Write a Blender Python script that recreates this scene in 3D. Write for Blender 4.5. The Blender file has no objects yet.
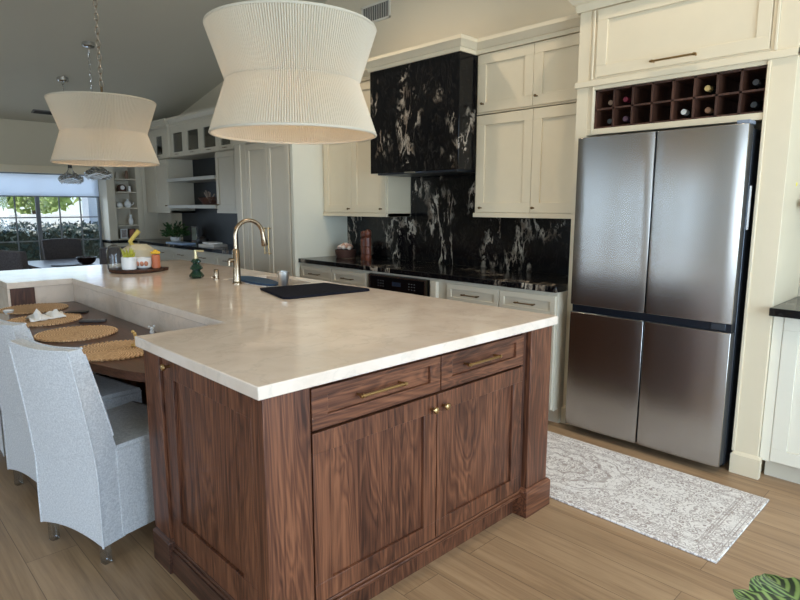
import bpy, bmesh, math, random
from mathutils import Vector, Matrix
random.seed(7)
PI = math.pi
S = bpy.context.scene
COL = S.collection

# ------------------------------------------------------------------ camera
F_PX = 590.93
CX, CY, CZ = -0.8191, -1.4093, 1.4175
YAW, PITCH, ROLL = 0.77078, 0.15771, 0.0010
d = Vector((math.sin(YAW)*math.cos(PITCH), math.cos(YAW)*math.cos(PITCH), -math.sin(PITCH)))
r = Vector((math.cos(YAW), -math.sin(YAW), 0)); u = r.cross(d)
r2 = r*math.cos(ROLL)+u*math.sin(ROLL); u2 = -r*math.sin(ROLL)+u*math.cos(ROLL)
camd = bpy.data.cameras.new('camera'); cam = bpy.data.objects.new('camera', camd); COL.objects.link(cam)
camd.sensor_width = 36; camd.lens = F_PX/800*36; camd.clip_start = 0.05; camd.clip_end = 400
M = Matrix((r2, u2, -d)).transposed().to_4x4(); M.translation = (CX, CY, CZ); cam.matrix_world = M
S.camera = cam

# ------------------------------------------------------------------ world, sun, daylight at the windows, exposure
S.view_settings.view_transform = 'Standard'; S.view_settings.look = 'None'
S.view_settings.gamma = 1; S.view_settings.use_curve_mapping = False
S.view_settings.exposure = 0.05
S.cycles.use_denoising = True
S.cycles.max_bounces = 10; S.cycles.diffuse_bounces = 5; S.cycles.glossy_bounces = 4
S.cycles.transparent_max_bounces = 16; S.cycles.transmission_bounces = 8
S.cycles.sample_clamp_indirect = 6
w = bpy.data.worlds.new('sky'); S.world = w; w.use_nodes = True
nt = w.node_tree; bg = nt.nodes['Background']
sky = nt.nodes.new('ShaderNodeTexSky'); sky.sky_type = 'HOSEK_WILKIE'
sky.sun_direction = Vector((0.35, 0.38, 0.86)).normalized(); sky.turbidity = 3; sky.ground_albedo = .5
nt.links.new(sky.outputs[0], bg.inputs[0]); bg.inputs[1].default_value = 5.5

def light(name, kind, loc, energy, col, rot=None, **kw):
    l = bpy.data.lights.new(name, kind); l.energy = energy; l.color = col
    for k, v in kw.items(): setattr(l, k, v)
    o = bpy.data.objects.new(name, l); COL.objects.link(o); o.location = loc
    if rot is not None: o.rotation_euler = Vector(rot).to_track_quat('-Z', 'Y').to_euler()
    return o
light('sun', 'SUN', (0, 0, 20), 9.0, (1, .95, .86), (-.35, -.38, -.86), angle=.01)
DAY = (.60, .79, 1.0); SIDE = (.66, .82, 1.0)
light('added_patio_light', 'AREA', (0.6, -3.93, 1.3), 225, DAY, (0, 1, -.05), shape='RECTANGLE', size=3.2, size_y=2.2)  # daylight for the unseen patio doors added behind the camera
light('side_daylight', 'AREA', (-4.43, -1.55, 1.35), 140, SIDE, (1, 0, -.05), shape='RECTANGLE', size=3.7, size_y=1.7)
light('fridge_streak_light', 'AREA', (-4.43, 2.55, 1.35), 14, DAY, (1, 0, -.05), shape='RECTANGLE', size=.2, size_y=1.7)  # lamp at an added slim window, makes a streak in the fridge
light('fridge_streak_light', 'AREA', (-4.43, 4.05, 1.35), 16, DAY, (1, 0, -.05), shape='RECTANGLE', size=.24, size_y=1.7)  # second streak lamp, at the other added slim window
light('nook_daylight', 'AREA', (0.72, 7.9, 1.2), 9, SIDE, (0, -1, -.05), shape='RECTANGLE', size=2.7, size_y=.6)
light('blind_backlight', 'AREA', (0.65, 7.985, 1.70), 2.6, SIDE, (0, -1, 0), shape='RECTANGLE', size=2.85, size_y=.28)  # hidden lamp behind the blind, added to make its fabric glow

# ------------------------------------------------------------------ materials
def srgb(c):
    return tuple(((v/12.92) if v <= .04045 else ((v+.055)/1.055)**2.4) for v in [x/255 for x in c])+(1,)
class NM:
    def __init__(s, name):
        s.m = bpy.data.materials.new(name); s.m.use_nodes = True; s.t = s.m.node_tree
        s.b = s.t.nodes['Principled BSDF']; s.out = s.t.nodes['Material Output']
    def n(s, kind, **kw):
        x = s.t.nodes.new('ShaderNode'+kind)
        for k, v in kw.items(): setattr(x, k, v)
        return x
    def l(s, a, b): s.t.links.new(a, b)
    def coords(s, scale=(1, 1, 1), rot=(0, 0, 0), kind='Object', loc=(0, 0, 0)):
        tc = s.n('TexCoord'); mp = s.n('Mapping'); mp.inputs['Scale'].default_value = scale
        mp.inputs['Rotation'].default_value = rot; mp.inputs['Location'].default_value = loc
        s.l(tc.outputs[kind], mp.inputs[0]); return mp.outputs[0]
    def noise(s, v, scale, detail=4, rough=.55, dist=0):
        x = s.n('TexNoise'); x.inputs['Scale'].default_value = scale; x.inputs['Detail'].default_value = detail
        x.inputs['Roughness'].default_value = rough; x.inputs['Distortion'].default_value = dist
        s.l(v, x.inputs['Vector']); return x.outputs['Fac']
    def ramp(s, f, stops, interp='LINEAR'):
        x = s.n('ValToRGB'); x.color_ramp.interpolation = interp
        e = x.color_ramp.elements
        while len(e) < len(stops): e.new(.5)
        for el, (p, c) in zip(e, stops): el.position = p; el.color = c if len(c) == 4 else tuple(c)+(1,)
        s.l(f, x.inputs[0]); return x.outputs[0]
    def math(s, op, a, b=None):
        x = s.n('Math', operation=op)
        for i, v in enumerate((a, b)):
            if v is None: continue
            if isinstance(v, (int, float)): x.inputs[i].default_value = v
            else: s.l(v, x.inputs[i])
        return x.outputs[0]
    def mix(s, f, a, b, mode='MIX'):
        x = s.n('Mix', data_type='RGBA', blend_type=mode)
        for i, v in ((0, f), (6, a), (7, b)):
            if isinstance(v, (int, float)): x.inputs[i].default_value = v
            elif isinstance(v, tuple): x.inputs[i].default_value = v
            else: s.l(v, x.inputs[i])
        return x.outputs[2]
    def bump(s, h, strength=.2, dist=.002):
        x = s.n('Bump'); x.inputs['Strength'].default_value = strength; x.inputs['Distance'].default_value = dist
        s.l(h, x.inputs['Height']); s.l(x.outputs[0], s.b.inputs['Normal'])
    def set(s, **kw):
        for k, v in kw.items():
            i = s.b.inputs[k.replace('_', ' ')]
            if isinstance(v, (int, float, tuple)): i.default_value = v
            else: s.l(v, i)
        return s
def plain(name, col, rough=.5, metal=0, var=.04, scale=8, bumpk=0, **kw):
    m = NM(name); c = srgb(col)
    f = m.noise(m.coords(), scale, 3)
    lo = tuple(max(0, x*(1-var)) for x in c[:3])+(1,); hi = tuple(min(1, x*(1+var)) for x in c[:3])+(1,)
    m.set(Base_Color=m.ramp(f, [(.3, lo), (.7, hi)]), Roughness=rough, Metallic=metal, **kw)
    if bumpk: m.bump(m.noise(m.coords(), scale*25, 2), bumpk, .001)
    return m.m
def wood(name, dark, mid, lite, axis='z', rough=.42, fine=1.0, bump=.08, cathedral=.5):
    m = NM(name)
    k = {'x': 0, 'y': 1, 'z': 2}[axis]
    sc = [8.0, 8.0, 8.0]; sc[k] = 1.0
    sf = [130.0*fine]*3; sf[k] = 3.0
    g = m.noise(m.coords(tuple(sc)), 1.0, 3, .55, 1.2*cathedral+.3)
    band = m.math('FRACT', m.math('MULTIPLY', g, 13.0))
    band = m.math('ABSOLUTE', m.math('SUBTRACT', band, .5))
    fi = m.noise(m.coords(tuple(sf)), 1.0, 3, .6)
    t = m.math('ADD', m.math('MULTIPLY', g, .4), m.math('ADD', m.math('MULTIPLY', band, .3), m.math('MULTIPLY', fi, .5)))
    col = m.ramp(t, [(.36, srgb(dark)), (.52, srgb(mid)), (.70, srgb(lite))])
    m.set(Base_Color=col, Roughness=rough); m.bump(fi, bump, .001)
    m.b.inputs['Specular IOR Level'].default_value = .35
    return m.m
def granite(name, rot=(.4, 0, 0), lo=.54):
    m = NM(name)
    v = m.coords((1.0, 1.7, .7), rot)
    warp = m.n('TexNoise'); warp.inputs['Scale'].default_value = 2.2; warp.inputs['Detail'].default_value = 5; m.l(v, warp.inputs['Vector'])
    vm = m.n('VectorMath', operation='MULTIPLY_ADD'); m.l(warp.outputs['Color'], vm.inputs[0]); vm.inputs[1].default_value = (.9, .9, .9); m.l(v, vm.inputs[2])
    a = m.noise(vm.outputs[0], 2.3, 8, .62)
    ridge = m.math('ABSOLUTE', m.math('SUBTRACT', a, .5))
    vein = m.ramp(ridge, [(0.0, (1, 1, 1)), (.012, (.75, .75, .75)), (.03, (0, 0, 0))])
    mask = m.ramp(m.noise(m.coords((1, 1.4, .8), rot, loc=(3, 1, 0)), 2.4, 3), [(lo, (0, 0, 0)), (lo+.08, (1, 1, 1))])
    b = m.noise(vm.outputs[0], 4.0, 9, .7)
    blotch = m.ramp(b, [(.60, (0, 0, 0)), (.63, (1, 1, 1))])
    blotch = m.mix(1.0, blotch, mask, 'MULTIPLY')
    fine = m.ramp(m.math('ABSOLUTE', m.math('SUBTRACT', m.noise(vm.outputs[0], 8, 9, .7), .5)), [(0, (.16, .16, .16)), (.004, (.04, .04, .04)), (.008, (0, 0, 0))])
    tot = m.mix(1.0, m.mix(1.0, m.mix(1.0, vein, mask, 'MULTIPLY'), blotch, 'ADD'), fine, 'ADD')
    colv = m.ramp(m.noise(m.coords(), 9, 3), [(.35, srgb((120, 104, 88))), (.65, srgb((196, 184, 166)))])
    base = m.ramp(m.noise(m.coords(), 25, 4), [(.3, srgb((6, 6, 8))), (.8, srgb((16, 15, 17)))])
    m.set(Base_Color=m.mix(tot, base, colv), Roughness=.16); m.b.inputs['Specular IOR Level'].default_value = .3; return m.m
def quartz(name):
    m = NM(name)
    v = m.coords((1, 1, 1))
    warp = m.n('TexNoise'); warp.inputs['Scale'].default_value = 3; warp.inputs['Detail'].default_value = 4; m.l(v, warp.inputs['Vector'])
    vm = m.n('VectorMath', operation='MULTIPLY_ADD'); m.l(warp.outputs['Color'], vm.inputs[0]); vm.inputs[1].default_value = (.6, .6, .6); m.l(v, vm.inputs[2])
    a = m.noise(vm.outputs[0], 3.2, 6, .6)
    vein = m.ramp(m.math('ABSOLUTE', m.math('SUBTRACT', a, .5)), [(0, (1, 1, 1)), (.018, (.25, .25, .25)), (.05, (0, 0, 0))])
    cloud = m.ramp(m.noise(v, 6, 5), [(.3, srgb((212, 194, 176))), (.7, srgb((226, 210, 194)))])
    m.set(Base_Color=m.mix(m.math('MULTIPLY', vein, .35), cloud, srgb((190, 178, 164))), Roughness=.12); return m.m
def floor_mat():
    m = NM('oak_plank_floor')
    tc = m.n('TexCoord'); sp = m.n('SeparateXYZ'); cb = m.n('CombineXYZ')
    m.l(tc.outputs['Object'], sp.inputs[0]); m.l(sp.outputs[1], cb.inputs[0]); m.l(sp.outputs[0], cb.inputs[1])
    br = m.n('TexBrick'); br.offset = .37; br.offset_frequency = 2
    m.l(cb.outputs[0], br.inputs['Vector'])
    for k, v in {'Scale': 1, 'Brick Width': 1.9, 'Row Height': .19, 'Mortar Size': .0014, 'Mortar Smooth': .1, 'Bias': 0}.items(): br.inputs[k].default_value = v
    br.inputs['Color1'].default_value = (.0, .0, .0, 1); br.inputs['Color2'].default_value = (1, 1, 1, 1); br.inputs['Mortar'].default_value = (.5, .5, .5, 1)
    rnd = br.outputs['Color']
    off = m.n('VectorMath', operation='MULTIPLY_ADD'); m.l(rnd, off.inputs[0]); off.inputs[1].default_value = (7, 3, 5); m.l(tc.outputs['Object'], off.inputs[2])
    mp = m.n('Mapping'); mp.inputs['Scale'].default_value = (14, .9, 1); m.l(off.outputs[0], mp.inputs[0])
    g = m.noise(mp.outputs[0], 1.3, 6, .62, .8)
    mp2 = m.n('Mapping'); mp2.inputs['Scale'].default_value = (120, 4, 1); m.l(off.outputs[0], mp2.inputs[0])
    fi = m.noise(mp2.outputs[0], 1, 3, .6)
    t = m.math('ADD', m.math('MULTIPLY', g, .7), m.math('MULTIPLY', fi, .3))
    col = m.ramp(t, [(.28, srgb((124, 98, 72))), (.5, srgb((158, 128, 96))), (.74, srgb((182, 152, 117)))])
    col = m.mix(.5, col, m.ramp(rnd, [(0, (.82, .80, .78)), (1, (1, 1, 1))]), 'MULTIPLY')
    col = m.mix(m.math('MULTIPLY', br.outputs['Fac'], .75), col, srgb((84, 66, 48)))
    m.set(Base_Color=col, Roughness=m.math('ADD', m.math('MULTIPLY', fi, .15), .36)); m.bump(t, .12, .001)
    return m.m
def rug_mat(hx, hy):
    m = NM('rug_medallion_weave')
    tc = m.n('TexCoord'); sp = m.n('SeparateXYZ'); m.l(tc.outputs['Object'], sp.inputs[0])
    ax = m.math('ABSOLUTE', sp.outputs[0]); ay = m.math('ABSOLUTE', sp.outputs[1])
    cb = m.n('CombineXYZ'); m.l(ax, cb.inputs[0]); m.l(ay, cb.inputs[1])
    dx = m.math('SUBTRACT', hx, ax); dy = m.math('SUBTRACT', hy, ay); dd = m.math('MINIMUM', dx, dy)
    def line(c, wd): return m.math('LESS_THAN', m.math('ABSOLUTE', m.math('SUBTRACT', dd, c)), wd)
    stripes = m.math('MAXIMUM', m.math('MAXIMUM', line(.018, .0025), line(.034, .002)), m.math('MAXIMUM', line(.088, .002), m.math('MAXIMUM', line(.1, .0035), line(.112, .002))))
    vo = m.n('TexVoronoi', feature='F1'); vo.inputs['Scale'].default_value = 27; vo.inputs['Randomness'].default_value = .55; m.l(cb.outputs[0], vo.inputs['Vector'])
    dist = vo.outputs['Distance']
    ringp = m.math('LESS_THAN', m.math('ABSOLUTE', m.math('SUBTRACT', m.math('FRACT', m.math('MULTIPLY', dist, 3.2)), .5)), .17)
    nz = m.noise(cb.outputs[0], 25, 2, .5, 1.0)
    scroll = m.math('LESS_THAN', m.math('ABSOLUTE', m.math('SUBTRACT', nz, .5)), .022)
    # medallion
    el = m.math('SQRT', m.math('ADD', m.math('POWER', m.math('MULTIPLY', ax, 1/.24), 2), m.math('POWER', m.math('MULTIPLY', ay, 1/.42), 2)))
    ang = m.math('ARCTAN2', ay, ax)
    lobes = m.math('ADD', el, m.math('MULTIPLY', m.math('SINE', m.math('MULTIPLY', ang, 12)), .04))
    med = m.math('LESS_THAN', m.math('ABSOLUTE', m.math('SUBTRACT', m.math('FRACT', m.math('MULTIPLY', lobes, 3.5)), .5)), .1)
    med = m.math('MULTIPLY', med, m.math('LESS_THAN', lobes, 1.0))
    dense = m.math('MULTIPLY', ringp, m.math('GREATER_THAN', m.noise(cb.outputs[0], 6, 1), .44))
    orn = m.math('MAXIMUM', m.math('MAXIMUM', dense, scroll), m.math('MAXIMUM', med, stripes))
    wear = m.ramp(m.noise(m.coords(), 30, 3, .6), [(.35, (.5, .5, .5)), (.65, (1, 1, 1))])
    orn = m.math('MULTIPLY', m.math('MULTIPLY', orn, wear), .8)
    base = m.ramp(m.noise(m.coords(), 120, 2), [(.3, srgb((214, 208, 202))), (.7, srgb((232, 227, 221)))])
    m.set(Base_Color=m.mix(orn, base, srgb((128, 110, 102))), Roughness=.9); m.bump(m.noise(m.coords(), 300, 1), .3, .001); return m.m
def steel_mat():
    m = NM('brushed_stainless_steel')
    br = m.noise(m.coords((1, 2.5, 500)), 1, 2)
    m.set(Base_Color=srgb((170, 165, 159)), Metallic=1.0, Roughness=m.math('ADD', m.math('MULTIPLY', br, .04), .22))
    wave = m.noise(m.coords((1, 3.6, .5)), 1.0, 0, .4, .5)
    m.bump(wave, .3, .03); return m.m
def fabric(name, c1, c2, scale=260, rough=.95):
    m = NM(name)
    a = m.noise(m.coords((1, 1, .35)), scale, 2); b = m.noise(m.coords((.35, .35, 1)), scale, 2)
    t = m.math('MULTIPLY', m.math('ADD', a, b), .5)
    m.set(Base_Color=m.ramp(t, [(.38, srgb(c1)), (.62, srgb(c2))]), Roughness=rough); m.bump(t, .35, .001)
    m.b.inputs['Sheen Weight'].default_value = .0 if rough == 1.0 else .15; m.b.inputs['Specular IOR Level'].default_value = .1; return m.m
def translucent(name, col, amount=.4, rough=.9, bumpn=None):
    m = NM(name); c = srgb(col); m.set(Base_Color=c, Roughness=rough)
    tr = m.n('BsdfTranslucent'); tr.inputs[0].default_value = c
    mx = m.n('MixShader'); mx.inputs[0].default_value = amount
    m.l(m.b.outputs[0], mx.inputs[1]); m.l(tr.outputs[0], mx.inputs[2]); m.l(mx.outputs[0], m.out.inputs[0])
    return m.m
def glass(name, tint=(.95, .97, .97, 1), rough=.02, clear=.9):
    m = NM(name)
    tr = m.n('BsdfTransparent'); tr.inputs[0].default_value = tint
    gl = m.n('BsdfGlossy'); gl.inputs['Roughness'].default_value = rough
    lw = m.n('LayerWeight'); lw.inputs[0].default_value = .25
    f = m.math('ADD', m.math('MULTIPLY', lw.outputs['Fresnel'], .8), 1-clear)
    mx = m.n('MixShader'); m.l(f, mx.inputs[0]); m.l(tr.outputs[0], mx.inputs[1]); m.l(gl.outputs[0], mx.inputs[2])
    m.l(mx.outputs[0], m.out.inputs[0]); return m.m
def striped_leaf():
    m = NM('calathea_leaf')
    tc = m.n('TexCoord'); sp = m.n('SeparateXYZ'); m.l(tc.outputs['UV'], sp.inputs[0])
    a = m.math('ABSOLUTE', m.math('SUBTRACT', sp.outputs[1], .5))
    ph = m.math('SUBTRACT', m.math('MULTIPLY', sp.outputs[0], 9), m.math('MULTIPLY', a, 5))
    nz = m.noise(m.coords(), 30, 2)
    s = m.math('SINE', m.math('ADD', m.math('MULTIPLY', ph, 6.283), m.math('MULTIPLY', nz, 1.2)))
    m.set(Base_Color=m.ramp(m.math('ADD', m.math('MULTIPLY', s, .5), .5), [(.35, srgb((26, 46, 26))), (.62, srgb((92, 122, 62))), (.92, srgb((122, 150, 84)))]), Roughness=.38)
    return m.m

WALN_Z = wood('walnut_vertical_grain', (52, 28, 18), (92, 55, 37), (128, 82, 56), 'z')
WALN_X = wood('walnut_grain_along_width', (52, 28, 18), (92, 55, 37), (128, 82, 56), 'x')
WALN_Y = wood('walnut_grain_along_length', (44, 28, 21), (72, 46, 35), (98, 66, 50), 'y')
TABLE_W = wood('walnut_table_top', (58, 36, 28), (78, 50, 39), (98, 66, 52), 'y', rough=.28)
DARKW = wood('dark_walnut', (44, 27, 20), (70, 44, 32), (96, 62, 46), 'z', rough=.5)
CREAM = plain('cream_cabinet_paint', (216, 200, 170), .42, var=.015)
GREIGE = plain('greige_cabinet_paint', (200, 190, 170), .42, var=.015)
WALLP = plain('wall_paint', (200, 188, 164), .85, var=.01, scale=2)
CEILP = plain('ceiling_paint', (196, 190, 172), .9, var=.01, scale=2)
GRAN = granite('black_granite_with_cream_veins')
GRAN2 = granite('black_granite_worktop', (.1, .5, .6))
QUARTZ = quartz('cream_quartz'); FLOOR = floor_mat(); STEEL = steel_mat()
DSTEEL = plain('dark_grey_steel', (72, 76, 82), .35, .8)
BLACK = plain('black_plastic', (16, 17, 19), .4)
CHROME = plain('polished_chrome', (205, 205, 205), .12, 1)
BRASS = plain('satin_brass', (172, 142, 98), .28, 1)
BRONZE = plain('champagne_bronze', (170, 150, 126), .24, 1)
PEWTER = plain('aged_bronze', (120, 98, 70), .35, .9)
LINEN = fabric('slipcover_linen', (182, 182, 184), (214, 214, 214))
DENIM = fabric('dark_grey_upholstery', (70, 66, 68), (96, 92, 94), 160)
CORD = translucent('cream_cotton_cord', (206, 196, 176), .25)
BLIND = translucent('white_roller_shade_fabric', (236, 240, 246), .75)
GLASS = glass('clear_glass', clear=.97); DGLASS = glass('cabinet_glass', (.7, .72, .7, 1), .05, .85)
ACRYL = glass('clear_acrylic', (.85, .88, .9, 1), .03, .75)
JUTE = None
def jute():
    m = NM('braided_jute')
    tc = m.n('TexCoord'); sp = m.n('SeparateXYZ'); m.l(tc.outputs['Object'], sp.inputs[0])
    rr = m.math('SQRT', m.math('ADD', m.math('POWER', sp.outputs[0], 2), m.math('POWER', sp.outputs[1], 2)))
    an = m.math('ARCTAN2', sp.outputs[1], sp.outputs[0])
    wv = m.math('SINE', m.math('MULTIPLY', rr, 520)); w2 = m.math('SINE', m.math('ADD', m.math('MULTIPLY', an, 60), m.math('MULTIPLY', rr, 260)))
    t = m.math('ADD', m.math('MULTIPLY', m.math('ADD', wv, w2), .2), m.noise(m.coords(), 90, 3))
    m.set(Base_Color=m.ramp(t, [(.2, srgb((150, 114, 78))), (.55, srgb((206, 168, 128))), (.9, srgb((228, 198, 158)))]), Roughness=.9)
    m.bump(t, .6, .004); return m.m
JUTE = jute()
WHITE = plain('white_ceramic', (232, 232, 230), .2); LEAF = plain('plant_green', (52, 82, 40), .5, var=.25, scale=40)
HEDGEG = plain('hedge_leaves', (46, 66, 62), .5, var=.3, scale=6); TREEG = plain('tree_leaves', (150, 172, 104), .7, var=.3, scale=2)
SOIL = plain('soil', (50, 38, 30), .95); TERRA = plain('terracotta_orange', (196, 112, 74), .5)
PAPER = plain('paper_white', (226, 224, 220), .8)

# ------------------------------------------------------------------ mesh helpers
class MB:
    def __init__(s): s.v = []; s.f = []; s.uv = None
    def add(s, vs, fs):
        b = len(s.v); s.v += [tuple(p) for p in vs]; s.f += [tuple(b+i for i in f) for f in fs]; return s
    def box(s, x0, x1, y0, y1, z0, z1):
        x0, x1 = sorted((x0, x1)); y0, y1 = sorted((y0, y1)); z0, z1 = sorted((z0, z1))
        vs = [(x, y, z) for z in (z0, z1) for (x, y) in ((x0, y0), (x1, y0), (x1, y1), (x0, y1))]
        return s.add(vs, [(3, 2, 1, 0), (4, 5, 6, 7), (0, 1, 5, 4), (1, 2, 6, 5), (2, 3, 7, 6), (3, 0, 4, 7)])
    def lathe(s, c, prof, n=24, axis='z', cap=True, wob=None):
        vs = []; fs = []
        for j, (rr, h) in enumerate(prof):
            for i in range(n):
                a = 2*PI*i/n; q = rr if wob is None else rr+wob(a, h)
                p = (q*math.cos(a), q*math.sin(a), h)
                if axis == 'x': p = (p[2], p[0], p[1])
                if axis == 'y': p = (p[1], p[2], p[0])
                vs.append((c[0]+p[0], c[1]+p[1], c[2]+p[2]))
        m = len(prof)
        for j in range(m-1):
            for i in range(n):
                k = (i+1) % n; fs.append((j*n+i, j*n+k, (j+1)*n+k, (j+1)*n+i))
        if cap: fs.append(tuple(reversed(range(n)))); fs.append(tuple((m-1)*n+i for i in range(n)))
        return s.add(vs, fs)
    def tube(s, pts, rad, n=8, closed=False):
        pts = [Vector(p) for p in pts]; m = len(pts); rads = rad if isinstance(rad, (list, tuple)) else [rad]*m
        vs = []; fs = []; prev = None
        for i, p in enumerate(pts):
            if closed: t = (pts[(i+1) % m]-pts[i-1])
            else: t = pts[min(i+1, m-1)]-pts[max(i-1, 0)]
            t.normalize()
            if prev is None:
                a = Vector((0, 0, 1)) if abs(t.z) < .9 else Vector((1, 0, 0)); e = t.cross(a).normalized()
            else: e = (prev-t*prev.dot(t)).normalized()
            prev = e; b = t.cross(e)
            for k in range(n):
                an = 2*PI*k/n; vs.append(p+rads[i]*(math.cos(an)*e+math.sin(an)*b))
        for i in range(m if closed else m-1):
            j = (i+1) % m
            for k in range(n):
                q = (k+1) % n; fs.append((i*n+k, i*n+q, j*n+q, j*n+k))
        if not closed: fs.append(tuple(reversed(range(n)))); fs.append(tuple((m-1)*n+i for i in range(n)))
        return s.add(vs, fs)
    def ball(s, c, rx, ry=None, rz=None, n=16, m=10):
        ry = ry or rx; rz = rz or rx; vs = [(c[0], c[1], c[2]-rz)]; fs = []
        for j in range(1, m):
            ph = -PI/2+PI*j/m
            for i in range(n):
                a = 2*PI*i/n; vs.append((c[0]+rx*math.cos(ph)*math.cos(a), c[1]+ry*math.cos(ph)*math.sin(a), c[2]+rz*math.sin(ph)))
        vs.append((c[0], c[1], c[2]+rz)); L = len(vs)-1
        for i in range(n):
            k = (i+1) % n; fs.append((0, 1+k, 1+i)); fs.append((L, L-n+i, L-n+k))
            for j in range(m-2): fs.append((1+j*n+i, 1+j*n+k, 1+(j+1)*n+k, 1+(j+1)*n+i))
        return s.add(vs, fs)
    def prism(s, poly, z0, z1):
        n = len(poly); vs = [(x, y, z0) for x, y in poly]+[(x, y, z1) for x, y in poly]
        return s.add(vs, [tuple(reversed(range(n))), tuple(range(n, 2*n))]+[(i, (i+1) % n, n+(i+1) % n, n+i) for i in range(n)])
    def cells(s, xs, ys, mask, z0, z1):
        idx = {}
        def V(i, j, k):
            key = (i, j, k)
            if key not in idx: idx[key] = len(s.v); s.v.append((xs[i], ys[j], (z0, z1)[k]))
            return idx[key]
        on = lambda i, j: 0 <= i < len(xs)-1 and 0 <= j < len(ys)-1 and mask(i, j)
        for i in range(len(xs)-1):
            for j in range(len(ys)-1):
                if not on(i, j): continue
                s.f.append((V(i, j, 1), V(i+1, j, 1), V(i+1, j+1, 1), V(i, j+1, 1)))
                s.f.append((V(i, j+1, 0), V(i+1, j+1, 0), V(i+1, j, 0), V(i, j, 0)))
                if not on(i, j-1): s.f.append((V(i, j, 0), V(i+1, j, 0), V(i+1, j, 1), V(i, j, 1)))
                if not on(i, j+1): s.f.append((V(i+1, j+1, 0), V(i, j+1, 0), V(i, j+1, 1), V(i+1, j+1, 1)))
                if not on(i-1, j): s.f.append((V(i, j+1, 0), V(i, j, 0), V(i, j, 1), V(i, j+1, 1)))
                if not on(i+1, j): s.f.append((V(i+1, j, 0), V(i+1, j+1, 0), V(i+1, j+1, 1), V(i+1, j, 1)))
        return s
    def sweep(s, path, prof):
        """prof: (outward, z) closed outline; outward is to the left of the path"""
        P = [Vector((x, y)) for x, y in path]; n = len(P); m = len(prof); vs = []; fs = []
        for i in range(n):
            a = (P[i]-P[i-1]).normalized() if i > 0 else None; b = (P[i+1]-P[i]).normalized() if i < n-1 else None
            na = Vector((-a.y, a.x)) if a else None; nb = Vector((-b.y, b.x)) if b else None
            if na is None: mv = nb
            elif nb is None: mv = na
            else: mv = (na+nb)/(1+na.dot(nb))
            for (o, z) in prof: q = P[i]+mv*o; vs.append((q.x, q.y, z))
        for i in range(n-1):
            for k in range(m):
                q = (k+1) % m; fs.append((i*m+k, i*m+q, (i+1)*m+q, (i+1)*m+k))
        fs.append(tuple(range(m))); fs.append(tuple((n-1)*m+k for k in reversed(range(m))))
        return s.add(vs, fs)
    def build(s, name, mat, parent=None, bevel=0, sharp=35, local=False, seg=2, sub=0):
        me = bpy.data.meshes.new(name); off = Vector((0, 0, 0))
        if parent is not None and not local:
            q = parent
            while q is not None: off += q.location; q = q.parent
        me.from_pydata([tuple(Vector(p)-off) for p in s.v], [], s.f)
        if s.uv:
            l = me.uv_layers.new(name='UVMap')
            for lp in me.loops: l.data[lp.index].uv = s.uv[lp.vertex_index]
        bm = bmesh.new(); bm.from_mesh(me); bmesh.ops.recalc_face_normals(bm, faces=bm.faces); bm.to_mesh(me); bm.free()
        me.materials.append(mat)
        for p in me.polygons: p.use_smooth = True
        me.set_sharp_from_angle(angle=math.radians(sharp))
        o = bpy.data.objects.new(name, me); COL.objects.link(o); o.parent = parent
        if bevel:
            b = o.modifiers.new('bevel', 'BEVEL'); b.width = bevel; b.segments = seg; b.limit_method = 'ANGLE'; b.angle_limit = math.radians(40)
        if sub:
            b = o.modifiers.new('sub', 'SUBSURF'); b.levels = sub; b.render_levels = sub
        return o
def tag(o, label, cat=None, group=None, kind=None):
    if label: o['label'] = label
    if cat: o['category'] = cat
    if group: o['group'] = group
    if kind: o['kind'] = kind
    return o
def thing(name, label, cat, loc, rz=0, group=None):
    o = bpy.data.objects.new(name, None); COL.objects.link(o); o.location = loc; o.rotation_euler = (0, 0, rz); o.empty_display_size = .1
    return tag(o, label, cat, group)
def single(name, label, cat, loc, mb, mat, group=None, **kw):
    mb.v = [tuple(Vector(p)-Vector(loc)) for p in mb.v]
    o = mb.build(name, mat, **kw); o.location = loc
    return tag(o, label, cat, group)
def struct(name, mb, mat, **kw): return tag(mb.build(name, mat, **kw), None, kind='structure')
def copy_tree(o, parent=None):
    c = o.copy(); COL.objects.link(c)
    if parent is not None: c.parent = parent
    for ch in o.children: copy_tree(ch, c)
    return c
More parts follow.
